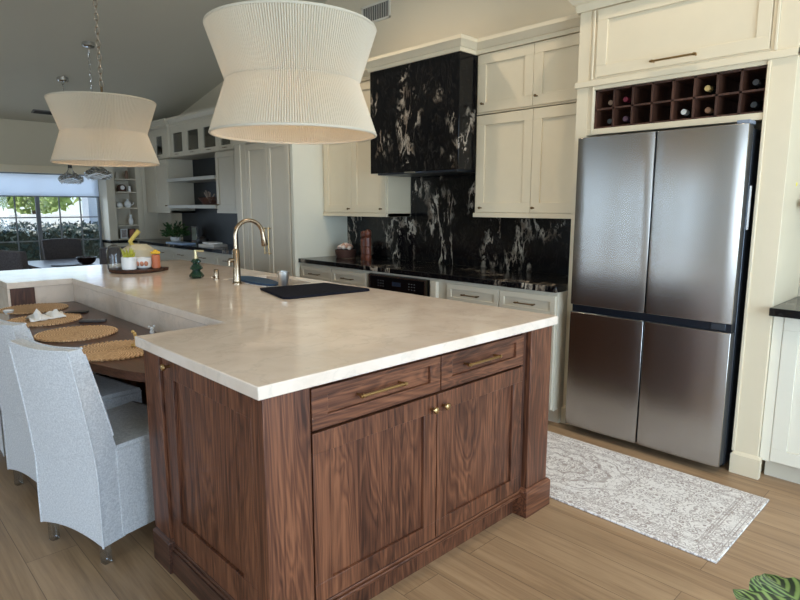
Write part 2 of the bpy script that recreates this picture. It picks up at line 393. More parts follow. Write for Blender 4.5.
# oriented box helper: orient 'x' = face looks towards -x (u runs along y); 'y' = face looks towards -y (u runs along x)
def ob(mb, o, f, u0, u1, z0, z1, d0, d1):
    if o == 'x': mb.box(f-d1, f-d0, u0, u1, z0, z1)
    else: mb.box(u0, u1, f-d1, f-d0, z0, z1)
def shaker(o, f, u0, u1, z0, z1, w_=.06, t=.02, rec=.01, wb=None, glazed=False):
    mb = MB(); wb = wb or w_
    ob(mb, o, f, u0, u1, z0, z0+wb, 0, t); ob(mb, o, f, u0, u1, z1-w_, z1, 0, t)
    ob(mb, o, f, u0, u0+w_, z0+wb, z1-w_, 0, t); ob(mb, o, f, u1-w_, u1, z0+wb, z1-w_, 0, t)
    if not glazed: ob(mb, o, f, u0+w_, u1-w_, z0+wb, z1-w_, 0, t-rec)
    return mb
def pull(o, f, uc, zc, ln=.12, vert=False, rr=.0045):
    mb = MB(); h = ln/2
    def P(a, b, dd): return (f-dd, a, b) if o == 'x' else (a, f-dd, b)
    if vert:
        mb.tube([P(uc, zc-h-.012, .03), P(uc, zc+h+.012, .03)], rr, 10)
        for s_ in (-1, 1): mb.tube([P(uc, zc+s_*h, -.002), P(uc, zc+s_*h, .03)], rr*.9, 8)
    else:
        mb.tube([P(uc-h-.012, zc, .03), P(uc+h+.012, zc, .03)], rr, 10)
        for s_ in (-1, 1):
            mb.tube([P(uc+s_*h, zc, -.002), P(uc+s_*h, zc, .03)], rr*.9, 8)
            a = P(uc+s_*h-.004, zc, .03); b = P(uc+s_*h+.004, zc, .03); mb.tube([a, b], rr*1.5, 10)
    return mb
def knob(o, f, uc, zc, rr=.014):
    mb = MB(); prof = [(.006, -.002), (.0055, .010), (.006, .014), (rr*.8, .018), (rr, .023), (rr*.85, .029), (rr*.4, .032)]
    n = 14; pr = [(a, -b) for a, b in prof]
    mb.lathe((f, uc, zc) if o == 'x' else (uc, f, zc), pr, n, o); return mb

XW = 3.07
def ceil_z(y): return 2.545+.21*(8-y)
# ================================================================== SETTING
struct('floor', MB().box(-4.6, 3.2, -4.1, 8.1, -.1, 0), FLOOR)
mb = MB()   # vaulted ceiling: rises from the far wall to a ridge over the camera side, then falls
ridge = 0.6
zr, ze, zb = ceil_z(ridge), ceil_z(8.1), ceil_z(ridge)-.21*(ridge+4.1)
poly = [(-4.1, zb), (ridge, zr), (8.1, ze), (8.1, ze+.2), (ridge, zr+.2), (-4.1, zb+.2)]
n = len(poly); vs = [(-4.6, y, z) for y, z in poly]+[(3.2, y, z) for y, z in poly]
mb.add(vs, [tuple(range(n)), tuple(reversed(range(n, 2*n)))]+[(i, (i+1) % n, n+(i+1) % n, n+i) for i in range(n)])
struct('ceiling', mb, CEILP)
def wall_x(name, x0, x1, holes):   # wall in the yz plane, top follows ceiling; holes (y0,y1,z0,z1)
    ys = sorted({-4.1, ridge, 8.1} | {h[0] for h in holes} | {h[1] for h in holes}); mb = MB()
    for a, b in zip(ys[:-1], ys[1:]):
        za = [ceil_z(t) if t >= ridge else ceil_z(ridge)-.21*(ridge-t) for t in (a, b)]
        hs = [h for h in holes if h[0] <= a and b <= h[1]]
        lo = 0
        def blk(z0, z1a, z1b):
            mb.add([(x0, a, z0), (x1, a, z0), (x1, b, z0), (x0, b, z0), (x0, a, z1a), (x1, a, z1a), (x1, b, z1b), (x0, b, z1b)],
                   [(3, 2, 1, 0), (4, 5, 6, 7), (0, 1, 5, 4), (1, 2, 6, 5), (2, 3, 7, 6), (3, 0, 4, 7)])
        for h in hs:
            if h[2] > lo: blk(lo, h[2], h[2])
            lo = h[3]
        blk(lo, za[0]+.02, za[1]+.02)
    return struct(name, mb, WALLP)
wall_x('wall_right', XW, 3.2, [])
wall_x('wall_left', -4.6, -4.5, [(-3.5, .4, .45, 2.25), (2.42, 2.68, .45, 2.25), (3.9, 4.2, .45, 2.25)])  # both narrow openings are for the added slim windows
mb = MB()
for (a, b, c, e) in ((-4.6, -.85, 0, ceil_z(8)+.02), (-.85, 2.17, 0, .55), (-.85, 2.17, 1.86, ceil_z(8)+.02), (2.17, 3.2, 0, ceil_z(8)+.02)): mb.box(a, b, 8, 8.1, c, e)
struct('wall_far', mb, WALLP)
mb = MB()
for (a, b, c, e) in ((-4.6, -1.1, 0, zb+.06), (2.3, 3.2, 0, zb+.06), (-1.1, 2.3, 2.4, zb+.06)): mb.box(a, b, -4.1, -4, c, e)
struct('wall_back', mb, WALLP)
for nm, a, b in (('baseboard_left', (-4.5, -4.0), (-4.5, 8.0)),):
    struct(nm, MB().box(-4.5, -4.485, -4, 8, 0, .12), CREAM)
struct('baseboard_far', MB().box(-4.48, 2.0, 7.985, 8, 0, .12), CREAM)
# windows
FR = plain('dark_window_frame', (116, 120, 124), .5)
def window(name, o, f, u0, u1, z0, z1, big, small, rails, mat=FR):
    root = bpy.data.objects.new(name, None); COL.objects.link(root); root['kind'] = 'structure'
    root.location = (f, (u0+u1)/2, z0) if o == 'x' else ((u0+u1)/2, f, z0)
    mb = MB()
    ob(mb, o, f, u0, u1, z0, z0+.04, -.05, 0); ob(mb, o, f, u0, u1, z1-.04, z1, -.05, 0)
    ob(mb, o, f, u0, u0+.035, z0, z1, -.05, 0); ob(mb, o, f, u1-.035, u1, z0, z1, -.05, 0)
    for c in big: ob(mb, o, f, c-.024, c+.024, z0, z1, -.05, 0)
    mb.build('frame', mat, root, bevel=.003)
    mb = MB()
    for c in small: ob(mb, o, f, c-.008, c+.008, z0+.04, z1-.04, -.03, -.012)
    for c in rails: ob(mb, o, f, u0+.03, u1-.03, c-.008, c+.008, -.031, -.011)
    if small or rails: mb.build('muntin', mat, root)
    mb = MB(); ob(mb, o, f, u0+.03, u1-.03, z0+.03, z1-.03, -.024, -.019); mb.build('pane', GLASS, root)
    return root
W1 = window('window_1', 'y', 8.0, -.85, 2.16, .55, 1.86, (.55, 1.35, -.25), (-.51, .02, .28, .81, 1.08, 1.62, 1.89), (1.255, .93))
window('window_2', 'x', -4.5, -3.5, .4, .45, 2.25, (-2.2, -.9), (), (), FR)
window('added_window_4', 'x', -4.5, 2.42, 2.68, .45, 2.25, (), (), (), FR)  # unseen slim window, added for a bright streak on the fridge doors
window('added_window_5', 'x', -4.5, 3.9, 4.2, .45, 2.25, (), (), (), FR)  # another unseen slim window added for the fridge reflections
window('added_window_3', 'y', -4.0, -1.1, 2.3, 0, 2.4, (-.0, 1.2), (), (), FR)  # patio doors added behind the camera, out of view, as a daylight source
struct('trim_1', MB().box(-.95, 2.24, 7.96, 8.0, 1.86, 1.96).box(2.16, 2.24, 7.96, 8, .5, 1.86).box(-.95, 2.24, 7.93, 8, .5, .55), CREAM, bevel=.004)
b = thing('roller_blind', 'white roller blind lowered over the upper third of the far window', 'blind', (.65, 7.93, 1.54))
MB().box(-.82, 2.13, 7.938, 7.942, 1.55, 1.84).build('shade_fabric', BLIND, b)
MB().box(-.82, 2.13, 7.932, 7.948, 1.535, 1.55).build('bottom_rail', FR, b)

# ================================================================== OUTDOORS
struct('ground', MB().box(-30, 40, 8.1, 90, -.12, -.02), plain('pale_paving', (225, 222, 214), .9))
def foliage(name, label, cat, boxf, nleaf, sz, mat, loc, core=None, group=None, seed=1, coremat=None):
    rg = random.Random(seed); mb = MB()
    for i in range(nleaf):
        c = Vector(boxf(rg)); a = Vector((rg.gauss(0, 1), rg.gauss(0, 1), rg.gauss(0, 1))).normalized(); bb = a.orthogonal().normalized()
        q = a.cross(bb); s_ = sz*rg.uniform(.6, 1.3)
        mb.add([c-a*s_, c+bb*s_*.5, c+a*s_, c-bb*s_*.5], [(0, 1, 2, 3)])
    root = thing(name, label, cat, loc, group=group)
    mb.build('foliage', mat, root)
    if core: core.build('stems', coremat or plain('bark', (80, 66, 52), .9), root)
    return root
foliage('clipped_hedge', 'long dark green clipped hedge outside the far window', 'hedge', lambda g: (g.uniform(-1.5, 3.6), g.uniform(9.8, 10.6), g.uniform(0.05, 1.1)+g.gauss(0, .03)), 14000, .05, HEDGEG, (1, 10.2, -.02),
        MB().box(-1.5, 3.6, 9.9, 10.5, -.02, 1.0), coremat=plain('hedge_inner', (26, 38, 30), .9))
single('garden_wall', 'low white garden wall beyond the hedge', 'wall', (3, 16.1, -.02), MB().box(-6, 12, 16, 16.25, -.02, 1.2), plain('white_render', (236, 234, 228), .9))
single('house_wing', 'white outside wall seen through the right panes of the far window', 'building', (3.4, 11.5, -.02), MB().box(2.95, 6.5, 11.2, 11.6, -.02, 3.0), plain('white_stucco', (226, 230, 236), .9))
for i, (x, y, rr, h, lb) in enumerate(((.6, 21, 1.7, 2.3, 'leftmost light green tree beyond the white garden wall'), (4.5, 22, 1.6, 2.5, 'bright green tree in the middle panes beyond the garden wall'), (8.4, 20.5, 1.5, 2.1, 'light green tree beside the white house wall'))):
    def bf(g, x=x, y=y, rr=rr, h=h):
        v = Vector((g.gauss(0, 1), g.gauss(0, 1), g.gauss(0, 1))).normalized()*rr*g.uniform(.75, 1.05); return (x+v.x, y+v.y, h+v.z*.8)
    foliage('garden_tree', lb, 'tree', bf, 1800, .2, TREEG, (x, y, -.02), MB().tube([(x, y, -.02), (x, y, h)], .12), 'trees beyond the garden wall', 10+i)

# ================================================================== ISLAND
isl = thing('kitchen_island', 'large walnut kitchen island with brass pulls under the cream quartz worktop', 'kitchen island', (.8, 2.0, 0))
mb = MB()
mb.box(.05, 1.53, .05, .88, .0, .879)            # near block, full width
mb.box(.42, 1.53, .88, 3.12, .0, .879)
mb.box(.03, 1.53, 3.12, 3.96, .0, .879)
# sink cavity is kept clear below the worktop
mb = MB().box(.05, 1.53, .07, .87, .0, .879).box(.42, 1.53, .87, 1.74, 0, .879).box(.42, 1.53, 1.74, 2.36, 0, .60).box(.42, 1.53, 2.36, 3.14, 0, .879).box(.05, 1.53, 3.14, 3.96, 0, .879)
mb.box(.42, 1.08, 1.74, 2.36, .6, .879).box(1.49, 1.53, 1.74, 2.36, .6, .879)
mb.build('carcass', WALN_Z, isl)
YF = .05
# face frame on the end (facing -y): corner stile, post, rails
mb = MB().box(.03, .195, .03, .10, 0, .879)
mb.box(.195, 1.37, YF, YF+.03, .865, .879)
mb.build('corner_stile', WALN_Z, isl, bevel=.002)
mb = MB().box(1.37, 1.535, .012, .16, .12, .879); pm = mb.build('post', WALN_Z, isl, bevel=.002)
mb = MB().sweep([(1.555, .18), (1.555, -.006), (1.35, -.006), (1.35, .06)][::-1], [(.0, 0), (.0, .118), (-.012, .135), (-.03, .135), (-.03, 0)])
# simple plinth block with chamfered top
def plinth(mb, x0, x1, y0, y1, h, c=.012):
    mb.add([(x0, y0, 0), (x1, y0, 0), (x1, y1, 0), (x0, y1, 0), (x0, y0, h-c), (x1, y0, h-c), (x1, y1, h-c), (x0, y1, h-c),
            (x0+c, y0+c, h), (x1-c, y0+c, h), (x1-c, y1-c, h), (x0+c, y1-c, h)],
           [(3, 2, 1, 0), (0, 1, 5, 4), (1, 2, 6, 5), (2, 3, 7, 6), (3, 0, 4, 7), (4, 5, 9, 8), (5, 6, 10, 9), (6, 7, 11, 10), (7, 4, 8, 11), (8, 9, 10, 11)])
    return mb
plinth(MB(), 1.352, 1.552, -.004, .17, .136).build('plinth', WALN_X, isl, bevel=.0015)
# skirting on the end with stepped cap
MB().box(.02, 1.36, .085, .11, 0, .10).box(.195, 1.36, .028, .09, .098, .112).box(.195, 1.36, .036, .09, .112, .124).build('base_rail', WALN_X, isl, bevel=.003)
def wdoor(nm, u0, u1, z0, z1, w_=.068, mat=WALN_Z, kn=None, pl=None, wtop=None):
    o = shaker('y', YF, u0, u1, z0, z1, w_, .022, .012).build(nm, mat, isl, bevel=.0015)
    if kn: knob('y', YF-.022, *kn).build('knob', BRASS, o)
    if pl: pull('y', YF-.022, *pl, ln=.19, rr=.0055).build('handle', BRASS, o)
wdoor('door', .200, .770, .135, .718, kn=(.742, .668)); wdoor('door', .776, 1.335, .135, .718, kn=(.806, .668))
def drawer_front(u0, u1, pc):
    mb = MB(); t = .022; z0, z1 = .728, .862
    ob(mb, 'y', YF, u0, u1, z0, z0+.042, 0, t); ob(mb, 'y', YF, u0, u1, z1-.026, z1, 0, t)
    ob(mb, 'y', YF, u0, u0+.062, z0+.042, z1-.026, 0, t); ob(mb, 'y', YF, u1-.055, u1, z0+.042, z1-.026, 0, t)
    ob(mb, 'y', YF, u0+.062, u1-.055, z0+.042, z1-.026, 0, t-.012)
    o = mb.build('drawer', WALN_X, isl, bevel=.0015); pull('y', YF-.010, pc, .803, ln=.19, rr=.0055).build('handle', BRASS, o)
drawer_front(.200, .790, .488); drawer_front(.796, 1.335, 1.04)
MB().box(1.337, 1.37, .04, .1, .1, .879).build('filler_strip', DARKW, isl)
# left side: framed panel with knob, post and plinth
o = shaker('x', .05, .10, .73, .125, .879, .085, .02, .012, wb=.11).build('side_panel', WALN_Z, isl, bevel=.0015)
knob('x', .03, .668, .842).build('knob', BRASS, o)
MB().box(.0195, .06, .735, .88, .12, .879).build('post', WALN_Z, isl, bevel=.002)
plinth(MB(), .006, .07, .722, .875, .138).build('plinth', WALN_Y, isl, bevel=.0015)
MB().box(.018, .05, .03, .725, 0, .095).box(.024, .05, .03, .725, .095, .108).box(.030, .05, .03, .725, .108, .122).build('base_rail', WALN_Y, isl, bevel=.002)
# raised quartz riser facing the table and brown end panel
MB().box(.392, .42, .87, 3.14, .70, .88).box(.156, .392, 3.112, 3.14, .70, .88).build('riser', QUARTZ, isl)
MB().box(.014, .155, 3.104, 3.14, .66, .878).build('end_panel', DARKW, isl)
MB().box(.0, .0135, 3.104, 3.98, 0, .879).build('waterfall_panel', QUARTZ, isl)
# island worktop (U shaped around the table, with sink cut-out)
xs = [0, .385, 1.115, 1.46, 1.564]; ys = [0, .906, 1.76, 2.33, 3.10, 4.0]
def msk(i, j):
    if i == 0 and j in (1, 2, 3): return False
    if i == 2 and j == 2: return False
    return True
single('island_worktop', 'thick cream quartz worktop of the walnut island', 'worktop', (.8, 2.0, .88), MB().cells(xs, ys, msk, .88, .92), QUARTZ, bevel=.003)
# sink
sk = thing('sink', 'white undermount sink beside the bronze tap', 'sink', (1.29, 2.05, .62))
mb = MB()
x0, x1, y0, y1 = 1.10, 1.475, 1.75, 2.345
mb.box(x0, x1, y0, y1, .62, .64).box(x0, x0+.014, y0, y1, .64, .879).box(x1-.014, x1, y0, y1, .64, .879).box(x0+.014, x1-.014, y0, y0+.012, .64, .879).box(x0+.014, x1-.014, y1-.012, y1, .64, .879)
mb.build('basin', WHITE, sk, bevel=.004); MB().lathe((1.29, 2.05, .641), [(.045, 0), (.045, .003), (.03, .003)], 20).build('drain', CHROME, sk)

# ------------------------------------------------ table in the island
mb = MB(); N = 24; poly = [(.388, .91)]
poly += [(.388, 3.096)]
for i in range(N+1):
    y = 3.096-(3.096-.91)*i/N; t = (y-2.003)/1.093
    poly.append((.045-.19*(1-t*t)**.8 if abs(t) < 1 else .045, y))
tb = thing('island_table', 'bow-fronted walnut dining table built into the island', 'table', (.15, 2.0, 0))
mb.prism(poly, .722, .76).build('tabletop', TABLE_W, tb, bevel=.003)
for y in (1.4, 2.5): MB().box(.27, .39, y, y+.1, .0, .722).build('support', DARKW, tb)

# placemats
def placemat(x, y, label, rz):
    r_ = .185; mb = MB(); mb.lathe((x, y, .7605), [(.0005, 0), (r_, 0), (r_, .004), (r_*.98, .008), (.0005, .009)], 64, cap=False)
    n = 56
    for i in range(n):
        a = 2*PI*i/n; c = (x+(r_+.001)*math.cos(a), y+(r_+.001)*math.sin(a), .7665)
        mb.ball(c, .0085, .0085, .006, 8, 5)
    o = single('woven_placemat', label, 'placemat', (x, y, .7605), mb, JUTE, 'round jute placemats on the island table'); o.rotation_euler[2] = rz
placemat(.083, 1.385, 'round jute placemat nearest the worktop corner', 0)
placemat(.065, 1.90, 'round jute placemat between the near one and the one with the napkin', .5)
placemat(.045, 2.43, 'round jute placemat holding the crumpled white napkin', 1.2)
placemat(.10, 2.905, 'round jute placemat farthest from the camera by the dark panel', 2)
# napkin: crumpled folded peaks
mb = MB(); rg = random.Random(4); g = 13
for i in range(g):
    for j in range(g):
        a, b_ = i/(g-1)-.5, j/(g-1)-.5
        h = .034*abs(math.sin(7*a+2.2*b_)) * (1-abs(2*b_)**3)+.03*max(0, 1-8*((a-.3)**2+(b_+.1)**2)**.5*1.4)+.03*max(0, 1-7*((a+.25)**2+b_**2)**.5)+rg.uniform(0, .006)
        mb.v.append((.055+a*.19, 2.44+b_*.12+.02*math.sin(5*a), .772+h))
for i in range(g-1):
    for j in range(g-1): mb.f.append((i*g+j, (i+1)*g+j, (i+1)*g+j+1, i*g+j+1))
o = single('paper_napkin', 'crumpled white napkin lying on a jute placemat', 'napkin', (.055, 2.44, .772), mb, PAPER, sharp=25)
md = o.modifiers.new('s', 'SOLIDIFY'); md.thickness = .0015
# remotes
def slab_dev(name, lb, cat, x, y, rz, L, W_, H, mat, btn):
    t = thing(name, lb, cat, (x, y, .7605), rz)
    MB().box(-L/2, L/2, -W_/2, W_/2, 0, H).build('casing', mat, t, bevel=.004, local=True)
    mb = MB()
    for i in range(6):
        for j in range(2): mb.lathe((-L/2+.02+i*(L-.04)/5, -W_/5+j*W_*.4, H), [(.004, 0), (.004, .0012)], 8)
    if btn: mb.build('buttons', plain('grey_buttons', (150, 150, 152), .5), t, local=True)
    return t
slab_dev('remote_control', 'dark remote control with silver edge lying nearer the worktop riser', 'remote', .235, 2.20, -.62, .14, .045, .014, plain('grey_plastic', (88, 86, 88), .35), True)
slab_dev('phone', 'thin black phone on the table beside the napkin placemat', 'phone', .26, 2.58, -.62, .12, .06, .01, BLACK, False)
single('salt_dish', 'small white dish at the left end of the island table', 'dish', (-.055, 2.83, .7605), MB().lathe((-.055, 2.83, .7605), [(.018, 0), (.03, .02), (.028, .024), (.016, .006)], 16), WHITE)
# beaded ornament at the worktop corner
bo = thing('beaded_ornament', 'little yellow beaded animal ornament standing by the worktop corner', 'ornament', (.172, 1.375, .769))
YB = plain('honey_wood', (206, 172, 106), .5)
mb = MB()
for i, (dx, dz) in enumerate(((0, .01), (.005, .026), (0, .042), (-.004, .058), (-.012, .07))): mb.ball((.172+dx, 1.375, .772+dz), .011-.0008*i)
for (dx, dy) in ((-.014, .01), (.014, .01), (-.014, -.01), (.014, -.01)): mb.ball((.172+dx, 1.375+dy, .777), .007)
mb.build('bead_body', YB, bo)
b2 = thing('beaded_ornament', 'little white beaded ornament behind the yellow one at the worktop corner', 'ornament', (.345, 1.63, .761))
mb = MB(); mb.ball((.345, 1.63, .773), .012).ball((.345, 1.63, .792), .009).ball((.357, 1.63, .803), .006).ball((.333, 1.63, .803), .006); mb.build('bead_body', WHITE, b2)

# ------------------------------------------------ tap, switch, cup, mats
ft = thing('gooseneck_tap', 'tall champagne bronze gooseneck tap at the sink', 'tap', (1.065, 2.04, .92))
fx, fy = 1.065, 2.04
MB().lathe((fx, fy, .92), [(.03, 0), (.03, .006), (.026, .010), (.0235, .02), (.0235, .215), (.019, .222), (.0155, .226)], 24).build('base', BRONZE, ft)
path = [(fx, fy, 1.14)]+[(fx, fy, 1.14+.0225*i) for i in range(1, 4)]
cxr = .1; zc = 1.225
for i in range(0, 17):
    a = PI-(PI*.93)*i/16; path.append((fx+cxr+cxr*math.cos(a), fy, zc+cxr*math.sin(a)))
MB().tube(path, .0135, 14).build('spout', BRONZE, ft)
e = path[-1]; MB().tube([e, (e[0]+.006, e[1], e[2]-.03), (e[0]+.014, e[1], e[2]-.085), (e[0]+.0155, e[1], e[2]-.09)], [.0145, .016, .0225, .02], 16).build('spray_head', BRONZE, ft)
MB().tube([(fx-.0, fy, 1.075), (fx-.05, fy, 1.075)], .0135, 12).tube([(fx-.05, fy, 1.075), (fx-.052, fy, 1.04)], [.011, .009], 10).build('handle', BRONZE, ft)
sw = thing('soap_pump', 'short bronze soap pump left of the tap', 'soap dispenser', (1.10, 2.36, .92))
MB().lathe((1.085, 2.36, .92), [(.02, 0), (.02, .004), (.0165, .006), (.0165, .065), (.0145, .068)], 16).build('body', BRONZE, sw)
MB().tube([(1.085, 2.36, .935), (1.04, 2.335, .938)], .006, 8).build('spout', BRONZE, sw)
# green tree-shaped dispenser
gd = thing('tree_soap_dispenser', 'dark green fir tree shaped soap dispenser with gold pump', 'soap dispenser', (1.01, 2.5, .92))
prof = [(.03, 0), (.047, .012), (.05, .022), (.026, .05), (.024, .056), (.042, .066), (.043, .074), (.022, .098), (.02, .104), (.032, .114), (.031, .122), (.015, .138)]
MB().lathe((1.01, 2.5, .92), prof, 28, wob=lambda a, h: .0022*math.sin(9*a+60*h)).build('bottle', plain('green_glaze', (22, 52, 38), .12), gd)
MB().lathe((1.01, 2.5, 1.055), [(.013, 0), (.013, .018), (.0095, .02), (.0095, .05), (.012, .051), (.012, .062)], 16).tube([(1.01, 2.5, 1.11), (1.055, 2.47, 1.108)], .006, 8).build('pump', plain('pale_gold', (222, 206, 160), .3, .6), gd)
single('steel_cup', 'brushed steel tumbler standing by the black drying mat', 'cup', (1.195, 1.70, .92), MB().lathe((1.195, 1.70, .92), [(.03, 0), (.033, .004), (.036, .09), (.037, .098), (.034, .098), (.031, .006), (.001, .006)], 28, cap=False), plain('brushed_tumbler_steel', (206, 200, 192), .4, 1))
mb = MB(); P4 = [(1.02, 1.69), (.918, 1.285), (.945, 1.255), (1.46, 1.195), (1.475, 1.215), (1.45, 1.62)]
mb.prism(P4[::-1], .9205, .934)
single('drying_mat', 'black fabric drying mat lying on the island worktop', 'mat', (1.2, 1.45, .9205), mb, fabric('black_mat_fabric', (22, 22, 28), (34, 34, 42), 200, 1.0), bevel=.005)
mb = MB(); pts = []
for i in range(40):
    a = 2*PI*i/40; pts.append((1.205+.085*math.cos(a)+.03*math.sin(a), 2.03+.27*math.sin(a)))
mb.prism(pts, .922, .936)
single('blue_sink_mat', 'oval blue silicone mat lying across the sink', 'mat', (1.205, 2.03, .922), mb, plain('navy_blue_silicone', (26, 60, 90), .6), bevel=.004)

# ------------------------------------------------ centrepiece tray
tr = thing('serving_board', 'round dark wood serving board under the autumn arrangement', 'board', (.93, 3.2, .92))
MB().lathe((.93, 3.18, .92), [(.14, 0), (.17, .006), (.175, .02), (.17, .024), (.001, .022)], 32, cap=False).build('board', DARKW, tr)
MB().prism([(1.06, 3.09), (1.12, 3.11), (1.14, 3.15), (1.12, 3.19), (1.06, 3.20)], .922, .94).build('grip', DARKW, tr, bevel=.004)
c1 = thing('white_cup_planter', 'white cup of small yellow-green succulents at the left of the board', 'planter', (.855, 3.1, .943))
MB().lathe((.855, 3.1, .943), [(.034, 0), (.045, .005), (.048, .085), (.044, .086), (.04, .07), (.001, .07)], 24, cap=False).build('cup', WHITE, c1)
mb = MB(); rg = random.Random(3)
for i in range(16):
    a = rg.uniform(0, 2*PI); r0 = rg.uniform(0, .03); h = rg.uniform(.04, .08)
    mb.tube([(.855+r0*math.cos(a), 3.1+r0*math.sin(a), 1.012), (.855+(r0+.012)*math.cos(a), 3.1+(r0+.012)*math.sin(a), 1.012+h*.6), (.855+(r0+.022)*math.cos(a), 3.1+(r0+.022)*math.sin(a), 1.012+h)], [.008, .007, .001], 6)
mb.build('leaves', plain('lime_leaves', (172, 172, 62), .5, var=.3, scale=60), c1)
mg = thing('mushroom_bowl', 'white bowl painted with brown mushrooms in the middle of the board', 'bowl', (.955, 3.12, .943))
MB().lathe((.955, 3.12, .943), [(.03, 0), (.048, .01), (.054, .05), (.055, .075), (.05, .075), (.045, .02), (.001, .015)], 28, cap=False).build('bowl', WHITE, mg)
mb = MB()
for a in (-2.6, -2.1, -1.6): mb.ball((.955+.053*math.cos(a), 3.12+.053*math.sin(a), .98), .014, .008, .017, 10, 6)
mb.build('painted_mushroom', plain('mushroom_brown', (186, 124, 96), .5), mg)
ov = thing('orange_candle', 'orange candle jar with a yellow flower at the right of the board', 'candle', (1.03, 3.09, .943))
MB().lathe((1.03, 3.09, .943), [(.024, 0), (.027, .004), (.027, .09), (.023, .092)], 20).build('jar', TERRA, ov)
mb = MB().ball((1.03, 3.09, 1.055), .016)
for i in range(7): a = 2*PI*i/7; mb.ball((1.03+.02*math.cos(a), 3.09+.02*math.sin(a), 1.048), .014, .014, .01, 8, 5)
mb.build('flower', plain('yellow_petals', (232, 186, 52), .5), ov)
pk = thing('white_pumpkin', 'pale pumpkin with a tall yellow stem at the back of the board', 'pumpkin', (.99, 3.27, .943))
mb = MB(); mb.lathe((.99, 3.27, .943), [(.02, 0), (.065, .012), (.088, .05), (.08, .09), (.045, .115), (.01, .11)], 48, wob=lambda a, h: -.006*abs(math.sin(5*a)))
mb.build('flesh', plain('pale_pumpkin_skin', (198, 188, 160), .5), pk)
MB().tube([(.99, 3.27, 1.045), (.985, 3.27, 1.075), (.96, 3.25, 1.10)][::-1] if False else [(.97, 3.27, 1.04), (.945, 3.25, 1.075), (.985, 3.23, 1.13)], [.014, .01, .012], 10).build('stem', plain('straw_stem', (206, 184, 96), .6), pk)
single('glass_cloche', 'clear glass jar at the left edge of the serving board', 'jar', (.80, 3.2, .943), MB().lathe((.80, 3.2, .943), [(.048, 0), (.05, .12), (.04, .15), (.015, .165), (.004, .166)], 28, cap=False), GLASS)

for nm in ('serving_board', 'white_cup_planter', 'mushroom_bowl', 'orange_candle', 'white_pumpkin', 'glass_cloche'):
    o = bpy.data.objects[nm]; k = 1.5 if nm == 'white_pumpkin' else 1.12; p0 = Vector((.93, 3.18, .92))
    o.location = p0+(o.location-p0)*1.12+Vector((-.055, .055, 0))+(Vector((.01, .05, 0)) if nm == 'white_pumpkin' else Vector()); o.scale = (k, k, k)
